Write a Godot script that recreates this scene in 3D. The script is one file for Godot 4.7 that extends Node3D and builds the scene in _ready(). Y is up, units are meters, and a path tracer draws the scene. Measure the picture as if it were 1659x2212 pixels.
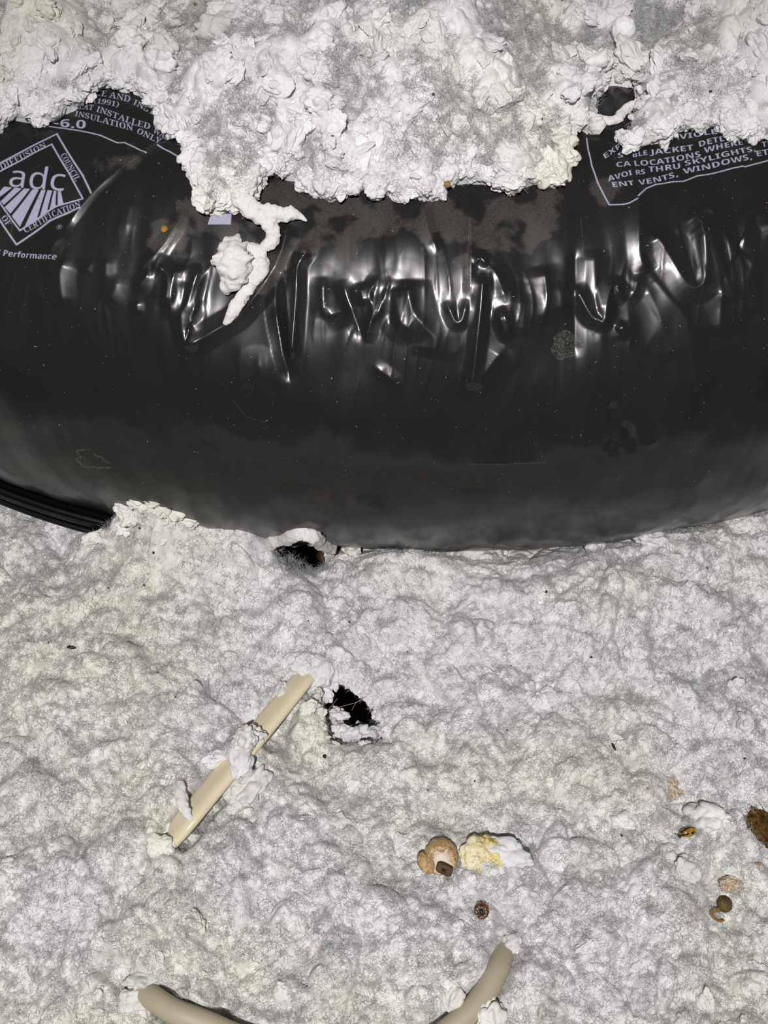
extends Node3D
# Blown-in white fibreglass round a black flexible air duct, lit by an added lamp behind the camera, standing in for its flash. Units are metres, y is up.

const R := 0.145                     # radius of the duct jacket
const CAM := Vector3(0.0000, 0.6362, 0.3500)
const S0 := -0.28                    # printed stretch of the jacket: s along the duct, w round it (0 at the top, growing towards the front)
const W0 := -0.03
const PRINT_SIZE := Vector2(0.56, 0.315)
const PRINT_PIXELS := Vector2i(2048, 1152)
const AXIS := [-0.4600, 0.1050, -0.2680, -0.3600, 0.1050, -0.2220, -0.2600, 0.1050, -0.1720, -0.1700, 0.1050, -0.1290, -0.0900, 0.1050, -0.1080, 0.0000, 0.1050, -0.0970, 0.0900, 0.1050, -0.0980, 0.1700, 0.1050, -0.1110, 0.2600, 0.1050, -0.1410, 0.3600, 0.1050, -0.1860, 0.4600, 0.1050, -0.2360]
const RIDGES := [
	[0.8, 2.2, [-0.1513, 0.0866, -0.1513, 0.0975, -0.1466, 0.1171]],
	[1.3, 1.6, [-0.1417, 0.0811, -0.1456, 0.0870, -0.1443, 0.1025]],
	[1.8, 2.2, [-0.1385, 0.0902, -0.1398, 0.0995, -0.1376, 0.1107, -0.1347, 0.1150]],
	[0.8, 2, [-0.1272, 0.0897, -0.1297, 0.0971]],
	[0.8, 1.6, [-0.1216, 0.0866, -0.1203, 0.0981]],
	[1.0, 3, [-0.1150, 0.0942, -0.1158, 0.1040, -0.1196, 0.1096]],
	[1.4, 1.6, [-0.1017, 0.0890, -0.1015, 0.0929, -0.1040, 0.0971, -0.1083, 0.0988]],
	[2.0, 2.2, [-0.1003, 0.0883, -0.0957, 0.0880, -0.0922, 0.0914, -0.0912, 0.0980, -0.0917, 0.1068]],
	[1.4, 1.6, [-0.0877, 0.0840, -0.0890, 0.0928, -0.0885, 0.1121]],
	[1.7, 1.7, [-0.0780, 0.0835, -0.0813, 0.1014, -0.0839, 0.1095, -0.0818, 0.1199, -0.0799, 0.1226, -0.0785, 0.1165]],
	[1.2, 1.5, [-0.0762, 0.1006, -0.0795, 0.1098, -0.0767, 0.1162]],
	[1.2, 1.3, [-0.1054, 0.1051, -0.1039, 0.1126]],
	[1.0, 2.5, [-0.0876, 0.0849, -0.0844, 0.0893, -0.0855, 0.0962]],
	[2.2, 2.2, [-0.0407, 0.0596, -0.0419, 0.0714, -0.0451, 0.0825, -0.0513, 0.0946, -0.0590, 0.1060, -0.0664, 0.1128, -0.0807, 0.1247]],
	[1.0, 1.5, [-0.0901, 0.0626, -0.0970, 0.0785, -0.1039, 0.0893]],
	[0.9, 0.9, [-0.1063, 0.0209, -0.1159, 0.0299, -0.1285, 0.0472, -0.1345, 0.0570, -0.1416, 0.0771]],
	[0.7, 2, [-0.1145, 0.0551, -0.1151, 0.0656, -0.1144, 0.0745]],
	[0.7, 2, [-0.1268, 0.0262, -0.1303, 0.0409, -0.1347, 0.0527]],
	[1.8, 1.4, [-0.0405, 0.0820, -0.0375, 0.1027, -0.0340, 0.1257]],
	[-1.2, 1.6, [-0.0417, 0.0831, -0.0431, 0.0994, -0.0344, 0.1369]],
	[1.8, 1.3, [-0.0350, 0.0726, -0.0297, 0.0710]],
	[2.2, 1.5, [-0.0294, 0.0709, -0.0341, 0.0783, -0.0344, 0.0855, -0.0338, 0.0987, -0.0339, 0.1239]],
	[-1.0, 1.5, [-0.0437, 0.0997, -0.0396, 0.1172, -0.0344, 0.1371]],
	[1.4, 3.5, [-0.0563, 0.1425, -0.0486, 0.1301, -0.0467, 0.1413]],
	[1.5, 2.0, [-0.0227, 0.0837, -0.0213, 0.1035]],
	[1.4, 2.5, [-0.0216, 0.1035, -0.0143, 0.0998, -0.0096, 0.0978]],
	[-1.2, 1.5, [-0.0146, 0.0840, -0.0114, 0.0944, -0.0036, 0.1134]],
	[1.5, 1.5, [0.0016, 0.0822, -0.0021, 0.0903, -0.0006, 0.0990, -0.0031, 0.1143]],
	[1.2, 1.5, [0.0068, 0.0820, 0.0029, 0.0971, -0.0006, 0.1035]],
	[-1.0, 1.4, [0.0071, 0.0829, 0.0070, 0.1049]],
	[1.4, 1.6, [-0.0069, 0.0853, -0.0055, 0.0909, -0.0041, 0.0966]],
	[2.4, 3.6, [0.0136, 0.0831, 0.0141, 0.0870, 0.0172, 0.0984, 0.0228, 0.1062, 0.0266, 0.1115, 0.0254, 0.1213]],
	[1.6, 3, [0.0089, 0.0872, 0.0110, 0.1021, 0.0189, 0.1089]],
	[1.4, 1.4, [0.0312, 0.0929, 0.0342, 0.1007, 0.0361, 0.1034, 0.0385, 0.1016, 0.0403, 0.0920]],
	[1.2, 1.4, [0.0209, 0.0439, 0.0227, 0.0572, 0.0278, 0.0699]],
	[0.8, 1.2, [0.0418, 0.0551, 0.0421, 0.0734, 0.0419, 0.0911]],
	[2.0, 1.4, [0.0433, 0.0752, 0.0468, 0.0725, 0.0488, 0.0770]],
	[2.4, 1.5, [0.0465, 0.0796, 0.0471, 0.0867, 0.0448, 0.1132, 0.0426, 0.1370]],
	[1.4, 2.2, [0.0489, 0.0734, 0.0543, 0.0825, 0.0574, 0.0948]],
	[2.0, 3.5, [0.0431, 0.1370, 0.0506, 0.1249, 0.0573, 0.1152]],
	[1.0, 1.4, [0.0004, 0.1254, 0.0079, 0.1311, 0.0118, 0.1366]],
	[1.4, 1.3, [0.0532, 0.0969, 0.0554, 0.1046, 0.0580, 0.1125]],
	[1.4, 1.3, [0.0554, 0.0955, 0.0575, 0.1047, 0.0592, 0.1125]],
	[1.3, 3.5, [0.0607, 0.0837, 0.0592, 0.0951, 0.0587, 0.1076]],
	[1.1, 3, [0.0658, 0.0896, 0.0647, 0.1011, 0.0644, 0.1117]],
	[1.7, 3, [0.0739, 0.0764, 0.0756, 0.0919, 0.0724, 0.1052]],
	[1.2, 3.5, [0.0806, 0.0845, 0.0816, 0.0941, 0.0818, 0.1019]],
	[2.0, 1.7, [0.0874, 0.0868, 0.0937, 0.1017, 0.0972, 0.1044, 0.0996, 0.1046, 0.1023, 0.0918, 0.1046, 0.0882, 0.1078, 0.0933, 0.1103, 0.0955]],
	[1.2, 2.5, [0.0972, 0.0700, 0.0970, 0.0856, 0.0989, 0.1031]],
	[-1.0, 1.4, [0.0888, 0.0685, 0.0875, 0.0945, 0.0870, 0.1227]],
	[1.2, 1.6, [0.1089, 0.1079, 0.1046, 0.1104]],
	[1.1, 2, [0.1072, 0.1058, 0.1079, 0.1156]],
	[1.4, 1.8, [0.1212, 0.0391, 0.1174, 0.0638, 0.1176, 0.0778, 0.1206, 0.0840]],
	[1.2, 1.4, [0.1157, 0.0835, 0.1139, 0.0910, 0.1112, 0.0956]],
	[2.6, 2.6, [0.1228, 0.0635, 0.1277, 0.0722, 0.1335, 0.0878, 0.1383, 0.0938, 0.1424, 0.0910, 0.1442, 0.0816, 0.1448, 0.0638, 0.1415, 0.0548]],
	[1.0, 2, [0.1349, 0.0590, 0.1361, 0.0753, 0.1386, 0.0904]],
	[1.8, 3, [0.1475, 0.0641, 0.1502, 0.0806, 0.1545, 0.1041]],
	[1.8, 4, [0.1496, 0.0923, 0.1486, 0.1069, 0.1468, 0.1188]],
	[2.4, 4.5, [0.1469, 0.0569, 0.1527, 0.0651, 0.1573, 0.0809, 0.1614, 0.0798]],
	[2.0, 2.5, [0.1614, 0.0798, 0.1651, 0.0654, 0.1703, 0.0618, 0.1734, 0.0650]],
	[-1.0, 1.8, [0.1617, 0.0542, 0.1602, 0.0795]],
	[1.5, 3, [0.1206, 0.0840, 0.1272, 0.0965, 0.1338, 0.1092, 0.1358, 0.1264, 0.1374, 0.1466]],
	[1.0, 2.5, [0.1183, 0.0886, 0.1245, 0.1117, 0.1285, 0.1282]],
	[1.6, 2, [0.1750, 0.0664, 0.1773, 0.0771]],
	[1.2, 2.5, [0.1682, 0.0802, 0.1615, 0.0946, 0.1634, 0.1119]],
	[-2.2, 1.3, [0.1040, 0.1462, 0.1033, 0.1592, 0.1043, 0.1748]],
	[-1.6, 1.1, [0.1083, 0.1583, 0.1112, 0.1655, 0.1125, 0.1744]],
	[1.0, 1.6, [0.1170, 0.1739, 0.1228, 0.1727]],
	[0.6, 3, [0.1056, 0.1766, 0.1096, 0.1984]],
	[0.6, 3, [0.1134, 0.1762, 0.1284, 0.1989]],
	[-0.8, 4, [-0.0775, 0.1721, -0.0572, 0.1853, -0.0426, 0.1893]],
	[-0.6, 5, [-0.1155, 0.1855, -0.0996, 0.2018]],
	[0.5, 3, [0.0437, 0.1797, 0.0768, 0.1795]]]
const BANK_EDGE := [-0.2184, 0.0604, -0.1997, 0.0437, -0.1887, 0.0344, -0.1877, 0.0291, -0.1822, 0.0279, -0.1683, 0.0238, -0.1642, 0.0212, -0.1619, 0.0155, -0.1583, 0.0119, -0.1566, 0.0046, -0.1541, -0.0019, -0.1517, -0.0065, -0.1453, -0.0088, -0.1422, -0.0065, -0.1376, -0.0062, -0.1340, -0.0090, -0.1291, -0.0052, -0.1222, -0.0024, -0.1176, 0.0040, -0.1126, 0.0104, -0.1079, 0.0135, -0.1044, 0.0171, -0.0991, 0.0192, -0.0960, 0.0247, -0.0924, 0.0272, -0.0888, 0.0356, -0.0845, 0.0430, -0.0815, 0.0479, -0.0812, 0.0520, -0.0791, 0.0573, -0.0753, 0.0573, -0.0682, 0.0551, -0.0642, 0.0517, -0.0592, 0.0483, -0.0559, 0.0392, -0.0516, 0.0295, -0.0470, 0.0348, -0.0413, 0.0360, -0.0385, 0.0351, -0.0345, 0.0389, -0.0291, 0.0423, -0.0236, 0.0459, -0.0211, 0.0467, -0.0189, 0.0426, -0.0137, 0.0413, -0.0098, 0.0399, -0.0113, 0.0362, -0.0094, 0.0320, -0.0061, 0.0294, -0.0033, 0.0315, -0.0015, 0.0357, -0.0044, 0.0418, -0.0035, 0.0431, -0.0005, 0.0395, 0.0039, 0.0403, 0.0124, 0.0424, 0.0158, 0.0389, 0.0200, 0.0422, 0.0251, 0.0431, 0.0293, 0.0406, 0.0310, 0.0348, 0.0387, 0.0337, 0.0448, 0.0331, 0.0516, 0.0332, 0.0568, 0.0344, 0.0593, 0.0370, 0.0605, 0.0420, 0.0615, 0.0386, 0.0672, 0.0361, 0.0730, 0.0342, 0.0772, 0.0297, 0.0789, 0.0365, 0.0813, 0.0362, 0.0854, 0.0324, 0.0866, 0.0222, 0.0894, 0.0123, 0.0933, 0.0042, 0.1007, 0.0023, 0.1036, 0.0082, 0.1107, 0.0080, 0.1144, 0.0038, 0.1219, 0.0005, 0.1276, 0.0037, 0.1205, 0.0063, 0.1168, 0.0069, 0.1185, 0.0173, 0.1234, 0.0181, 0.1323, 0.0141, 0.1383, 0.0141, 0.1436, 0.0101, 0.1539, 0.0094, 0.1675, 0.0124, 0.1718, 0.0206, 0.1801, 0.0237, 0.1848, 0.0225, 0.1900, 0.0250, 0.2127, 0.0255, 0.2389, 0.0257]
const BANK_HOLE := [0.1023, 0.0117, 0.1071, -0.0103, 0.1136, -0.0227, 0.1254, -0.0363, 0.1388, -0.0304, 0.1331, -0.0086, 0.1271, -0.0016, 0.1259, 0.0107]
const PRINT_TEXT := [
	["CE AND", "serif", [-0.1530, -0.0010, -0.1333, -0.0007, -0.1542, -0.0054]],
	["INST.", "serif", [-0.1313, 0.0004, -0.1171, 0.0058, -0.1314, -0.0034]],
	["3 (1991)", "serif", [-0.1553, 0.0047, -0.1377, 0.0043, -0.1561, 0.0011]],
	["EAT", "serif", [-0.1573, 0.0103, -0.1493, 0.0099, -0.1582, 0.0066]],
	["INSTALLED", "serif", [-0.1475, 0.0102, -0.1176, 0.0149, -0.1481, 0.0064]],
	["WAL", "serif", [-0.1157, 0.0161, -0.1067, 0.0203, -0.1155, 0.0127]],
	["INSULATION", "serif", [-0.1571, 0.0155, -0.1256, 0.0172, -0.1580, 0.0119]],
	["ONLY", "serif", [-0.1234, 0.0183, -0.1099, 0.0231, -0.1232, 0.0148]],
	["-6.0", "sansb", [-0.1646, 0.0247, -0.1482, 0.0224, -0.1663, 0.0195]],
	["R DIFFUSION", "serif", [-0.1809, 0.0592, -0.1620, 0.0377, -0.1832, 0.0569]],
	["COUNCIL", "serif", [-0.1540, 0.0406, -0.1430, 0.0526, -0.1522, 0.0383]],
	["CERTIFI", "serif", [-0.1592, 0.0835, -0.1487, 0.0729, -0.1611, 0.0812]],
	["CATION", "serif", [-0.1484, 0.0727, -0.1372, 0.0644, -0.1499, 0.0701]],
	["OF", "serif", [-0.1712, 0.0795, -0.1677, 0.0828, -0.1696, 0.0771]],
	["adc", "sansi", [-0.1724, 0.0630, -0.1466, 0.0586, -0.1742, 0.0518]],
	["al Performance", "sansb", [-0.1713, 0.0984, -0.1425, 0.0929, -0.1713, 0.0954]],
	["®", "sans", [-0.1457, 0.0782, -0.1431, 0.0774, -0.1459, 0.0761]],
	["EXP", "sansb", [0.1081, 0.0228, 0.1177, 0.0161, 0.1074, 0.0201]],
	["RAVIOLET", "sansb", [0.1397, 0.0136, 0.1701, 0.0163, 0.1403, 0.0105]],
	["JACKET", "sansb", [0.1310, 0.0207, 0.1524, 0.0222, 0.1315, 0.0175]],
	["DETER", "sansb", [0.1556, 0.0211, 0.1721, 0.0211, 0.1561, 0.0179]],
	["S", "sansb", [0.1145, 0.0225, 0.1173, 0.0222, 0.1148, 0.0195]],
	["BLE", "sansb", [0.1221, 0.0222, 0.1298, 0.0208, 0.1225, 0.0193]],
	["CA", "sansb", [0.1129, 0.0279, 0.1201, 0.0274, 0.1130, 0.0251]],
	["LOCATIONS", "sansb", [0.1219, 0.0276, 0.1546, 0.0268, 0.1222, 0.0243]],
	["WHERE", "sansb", [0.1567, 0.0254, 0.1764, 0.0251, 0.1573, 0.0223]],
	["AVOI", "sansb", [0.1076, 0.0356, 0.1197, 0.0328, 0.1075, 0.0327]],
	["RS", "sansb", [0.1214, 0.0330, 0.1261, 0.0324, 0.1216, 0.0301]],
	["THRU", "sansb", [0.1279, 0.0314, 0.1434, 0.0315, 0.1283, 0.0282]],
	["SKYLIGHTS,", "sansb", [0.1460, 0.0305, 0.1815, 0.0300, 0.1462, 0.0275]],
	["THE", "sansb", [0.1854, 0.0283, 0.1949, 0.0284, 0.1860, 0.0253]],
	["ENT", "sansb", [0.1094, 0.0388, 0.1196, 0.0389, 0.1091, 0.0361]],
	["VENTS,", "sansb", [0.1215, 0.0391, 0.1413, 0.0358, 0.1215, 0.0361]],
	["WINDOWS,", "sansb", [0.1440, 0.0351, 0.1779, 0.0342, 0.1442, 0.0320]],
	["ETC.", "sansb", [0.1809, 0.0331, 0.1931, 0.0329, 0.1813, 0.0300]]]
const PRINT_LINES := [
	[0.8, [-0.1851, 0.0287, -0.1737, 0.0260, -0.1555, 0.0244, -0.1404, 0.0238, -0.1309, 0.0258, -0.1275, 0.0251, -0.1148, 0.0299]],
	[0.8, [-0.1107, 0.0244, -0.1037, 0.0270, -0.0966, 0.0303, -0.0968, 0.0232]],
	[0.95, [-0.1874, 0.0612, -0.1804, 0.0532, -0.1606, 0.0289, -0.1409, 0.0483, -0.1347, 0.0566]],
	[0.95, [-0.1376, 0.0652, -0.1462, 0.0721, -0.1495, 0.0747, -0.1620, 0.0903, -0.1714, 0.0808, -0.1851, 0.0673]],
	[0.85, [-0.1835, 0.0624, -0.1789, 0.0573, -0.1604, 0.0356, -0.1469, 0.0491, -0.1376, 0.0603, -0.1480, 0.0670, -0.1511, 0.0700, -0.1620, 0.0830, -0.1740, 0.0720, -0.1829, 0.0639]],
	[0.75, [0.1016, 0.0083, 0.1010, 0.0151, 0.1011, 0.0263, 0.1026, 0.0358, 0.1048, 0.0432, 0.1063, 0.0480, 0.1127, 0.0487, 0.1155, 0.0484, 0.1192, 0.0468]],
	[0.75, [0.1197, 0.0455, 0.1249, 0.0408, 0.1297, 0.0389, 0.1381, 0.0384, 0.1428, 0.0393, 0.1495, 0.0377, 0.1581, 0.0376, 0.1717, 0.0371, 0.1732, 0.0377, 0.1856, 0.0362, 0.1977, 0.0350]]]
const PRINT_AREAS := [
	[-0.1743, 0.0638, -0.1705, 0.0630, -0.1746, 0.0697, -0.1763, 0.0694],
	[-0.1695, 0.0628, -0.1661, 0.0622, -0.1717, 0.0728, -0.1736, 0.0715],
	[-0.1651, 0.0620, -0.1622, 0.0614, -0.1677, 0.0762, -0.1711, 0.0738],
	[-0.1611, 0.0613, -0.1581, 0.0608, -0.1623, 0.0813, -0.1669, 0.0771],
	[-0.1569, 0.0607, -0.1548, 0.0602, -0.1557, 0.0757, -0.1604, 0.0811],
	[-0.1540, 0.0601, -0.1517, 0.0598, -0.1518, 0.0705, -0.1547, 0.0745],
	[-0.1510, 0.0597, -0.1499, 0.0595, -0.1484, 0.0670, -0.1508, 0.0695],
	[-0.1492, 0.0595, -0.1478, 0.0592, -0.1453, 0.0649, -0.1476, 0.0664],
	[-0.0769, 0.0585, -0.0672, 0.0567, -0.0668, 0.0624, -0.0776, 0.0636]]
const DUST := [-0.0431, 0.0445, 0.0168, -0.0268, 0.0541, 0.0182, -0.0100, 0.0509, 0.0168, 0.0069, 0.0521, 0.0154, 0.0239, 0.0497, 0.0126, 0.0335, 0.0562, 0.0106, 0.0387, 0.0726, 0.0045, 0.0395, 0.0862, 0.0028, -0.0883, 0.0636, 0.0126, -0.0793, 0.0657, 0.0112, -0.0962, 0.0695, 0.0084, 0.0558, 0.0516, 0.0168, 0.0727, 0.0523, 0.0112, -0.0459, 0.0769, 0.0073, -0.0488, 0.0909, 0.0050, -0.1281, 0.0375, 0.0084, 0.1017, 0.0416, 0.0084]
const MOUNDS := [-0.1451, 0.0254, 0.0220, 0.0300, -0.1222, 0.0241, 0.0220, 0.0320, -0.0944, 0.0312, 0.0200, 0.0240, -0.0814, 0.0329, 0.0120, 0.0200, -0.1774, 0.0312, 0.0120, 0.0100, 0.0115, 0.0393, 0.0200, 0.0100, -0.0428, 0.0312, 0.0090, -0.0220, -0.0543, 0.0312, 0.0090, -0.0220, 0.1310, 0.0690, 0.0260, 0.0080, -0.0383, 0.0872, 0.0300, 0.0070, -0.1656, 0.1414, 0.0600, 0.0080, 0.0912, 0.0393, 0.0300, -0.0060, -0.2407, -0.0037, 0.0300, -0.0200, -0.2017, 0.0214, 0.0180, -0.0120, -0.1635, 0.0393, 0.0120, -0.0100, -0.0230, 0.1708, 0.0200, -0.0060, -0.0689, 0.1760, 0.0180, -0.0100, -0.0495, 0.1496, 0.0140, -0.0080, 0.1760, 0.0441, 0.0500, 0.0060, 0.0115, 0.0409, 0.0180, 0.0060, -0.1216, 0.2350, 0.0500, 0.0060, 0.1040, 0.2160, 0.0500, -0.0050, 0.0241, 0.2512, 0.0600, 0.0060, -0.0184, 0.1331, 0.0120, -0.0140, 0.1843, 0.1414, 0.0500, 0.0070, -0.0778, 0.1576, 0.0120, 0.0100, -0.0852, 0.1629, 0.0100, 0.0080, 0.0514, 0.0377, 0.0120, -0.0060]
const BED_HOLE := [-0.0369, 0.1214, -0.0324, 0.1189, -0.0256, 0.1157, -0.0183, 0.1170, -0.0097, 0.1233, -0.0049, 0.1322, -0.0001, 0.1444, 0.0011, 0.1489, -0.0080, 0.1501, -0.0302, 0.1483, -0.0328, 0.1399, -0.0349, 0.1292]
const FLAT_CABLE := [-0.0270, 0.0100, 0.0759, -0.0457, 0.0330, 0.1120, -0.0580, 0.0360, 0.1301, -0.0715, 0.0360, 0.1484, -0.0846, 0.0360, 0.1660, -0.0962, 0.0360, 0.1815, -0.1112, 0.0340, 0.2008, -0.1278, 0.0120, 0.2118]
const FLAT_LINE := [-0.0270, 0.0759, -0.0457, 0.1120, -0.0580, 0.1301, -0.0715, 0.1484, -0.0846, 0.1660, -0.0962, 0.1815, -0.1112, 0.2008, -0.1278, 0.2118]
const FLAT_OPEN := [[-0.0434, 0.1149, -0.0654, 0.1463], [-0.0904, 0.1703, -0.1023, 0.1900], [-0.1067, 0.1968, -0.1095, 0.2028]]
const HOLE_WOOL := [-0.0274, -0.0268, 0.1226, -0.0156, -0.0213, 0.1281, -0.0085, -0.0270, 0.1291, -0.0227, -0.0214, 0.1334, -0.0319, -0.0041, 0.1263, -0.0299, -0.0004, 0.1345, -0.0261, 0.0014, 0.1392, -0.0177, 0.0033, 0.1415, -0.0095, 0.0014, 0.1414, -0.0040, -0.0024, 0.1390]
const STRAND_H := [-0.1122, 0.0400, 0.1771, 0.0022, -0.1108, 0.0420, 0.1833, 0.0032, -0.1085, 0.0430, 0.1902, 0.0034, -0.1061, 0.0430, 0.1952, 0.0026, -0.1036, 0.0410, 0.1981, 0.0010]
const FOOT_GAP := [-0.0660, 0.0295, -0.0648, 0.0170, -0.0551, 0.0137, -0.0405, 0.0154, -0.0372, 0.0289, -0.0405, 0.0347, -0.0542, 0.0360]
const STRAND_G := [-0.0727, 0.0400, 0.0321, 0.0036, -0.0661, 0.0563, 0.0351, 0.0042, -0.0595, 0.0655, 0.0389, 0.0042, -0.0526, 0.0791, 0.0432, 0.0045, -0.0462, 0.0833, 0.0450, 0.0046, -0.0405, 0.0806, 0.0459, 0.0045, -0.0373, 0.0620, 0.0401, 0.0042, -0.0316, 0.0420, 0.0331, 0.0040]
const ROUND_CABLE := [-0.1403, 0.0020, 0.2707, -0.1205, 0.0290, 0.2830, -0.1052, 0.0370, 0.2916, -0.0890, 0.0380, 0.2971, -0.0610, 0.0380, 0.3068, -0.0157, 0.0370, 0.3138, 0.0160, 0.0370, 0.3088, 0.0355, 0.0380, 0.2979, 0.0488, 0.0360, 0.2857, 0.0579, 0.0320, 0.2723, 0.0630, 0.0220, 0.2609, 0.0666, 0.0060, 0.2468]
const STRAND_A := [-0.0659, 0.0469, 0.0060, -0.0606, 0.0525, 0.0055, -0.0555, 0.0564, 0.0050, -0.0511, 0.0587, 0.0045, -0.0486, 0.0613, 0.0036, -0.0467, 0.0645, 0.0032, -0.0460, 0.0677, 0.0034, -0.0480, 0.0709, 0.0032, -0.0513, 0.0728, 0.0020, -0.0531, 0.0738, 0.0008]
const STRAND_B := [-0.0546, 0.0559, 0.0040, -0.0493, 0.0561, 0.0042, -0.0438, 0.0561, 0.0036, -0.0392, 0.0551, 0.0034, -0.0357, 0.0558, 0.0020, -0.0321, 0.0574, 0.0005]
const TUFT_BODY := [-0.0627, 0.0667, 0.0008, -0.0633, 0.0700, 0.0030, -0.0644, 0.0744, 0.0060, -0.0625, 0.0788, 0.0090, -0.0616, 0.0844, 0.0090, -0.0628, 0.0890, 0.0065, -0.0645, 0.0931, 0.0040, -0.0649, 0.0964, 0.0014]
const TUFT_LOOP := [-0.0600, 0.0734, 0.0030, -0.0555, 0.0745, 0.0042, -0.0521, 0.0776, 0.0046, -0.0505, 0.0819, 0.0046, -0.0521, 0.0867, 0.0042, -0.0553, 0.0884, 0.0030]
const TUFT_TAIL := [-0.0509, 0.0865, 0.0026, -0.0543, 0.0910, 0.0030, -0.0572, 0.0963, 0.0033, -0.0600, 0.1021, 0.0033, -0.0621, 0.1070, 0.0026, -0.0655, 0.1117, 0.0008]
const STRAND_C := [0.1171, 0.0057, 0.0010, 0.1185, 0.0099, 0.0026, 0.1204, 0.0139, 0.0040, 0.1257, 0.0144, 0.0046, 0.1322, 0.0116, 0.0046, 0.1387, 0.0096, 0.0050, 0.1466, 0.0072, 0.0050]
const STRAND_D := [0.0995, -0.0064, 0.0040, 0.1034, -0.0018, 0.0042, 0.1072, 0.0032, 0.0046, 0.1100, 0.0056, 0.0030]
const STRAND_E := [0.1097, -0.0041, 0.0022, 0.1143, -0.0012, 0.0024, 0.1189, -0.0021, 0.0024, 0.1230, -0.0066, 0.0024, 0.1274, -0.0096, 0.0026, 0.1331, -0.0104, 0.0030]
const STRAND_F := [0.1682, 0.0186, 0.0040, 0.1730, 0.0190, 0.0045, 0.1777, 0.0195, 0.0045, 0.1844, 0.0179, 0.0050]
const SPOTS := {"husk": [0.0303, 0.2167], "yellow": [0.0528, 0.2163], "beetle": [0.0508, 0.2439], "bug": [0.1633, 0.2040], "brown": [0.2053, 0.1996], "seed": [0.1795, 0.2397], "dropping": [-0.1820, 0.0984], "dropb": [0.1294, 0.1555], "dropc": [-0.0336, 0.1595], "stain": [0.1621, 0.1760], "grey": [-0.1079, 0.2116], "rust": [0.1977, 0.2208], "curl": [0.1859, 0.2299]}
const SPECKS := [-0.0705, 0.1496, -0.1303, 0.1143, -0.1187, 0.1290, -0.1651, 0.0607, -0.1445, 0.0573, -0.1815, 0.0721, -0.1364, 0.0460, -0.1441, 0.0345, 0.0968, 0.0638, 0.1201, 0.1048, 0.0705, 0.1441, 0.1333, 0.1697, 0.1983, 0.1656, 0.0244, 0.1791, 0.1687, 0.1963, 0.1288, 0.2043, -0.1201, 0.0472, -0.1971, 0.0940, 0.1954, 0.0472, -0.0205, 0.0812, -0.0445, 0.0833, 0.0746, 0.1060, 0.0138, 0.0960, 0.1576, 0.2038, 0.0500, 0.1760]
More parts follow.
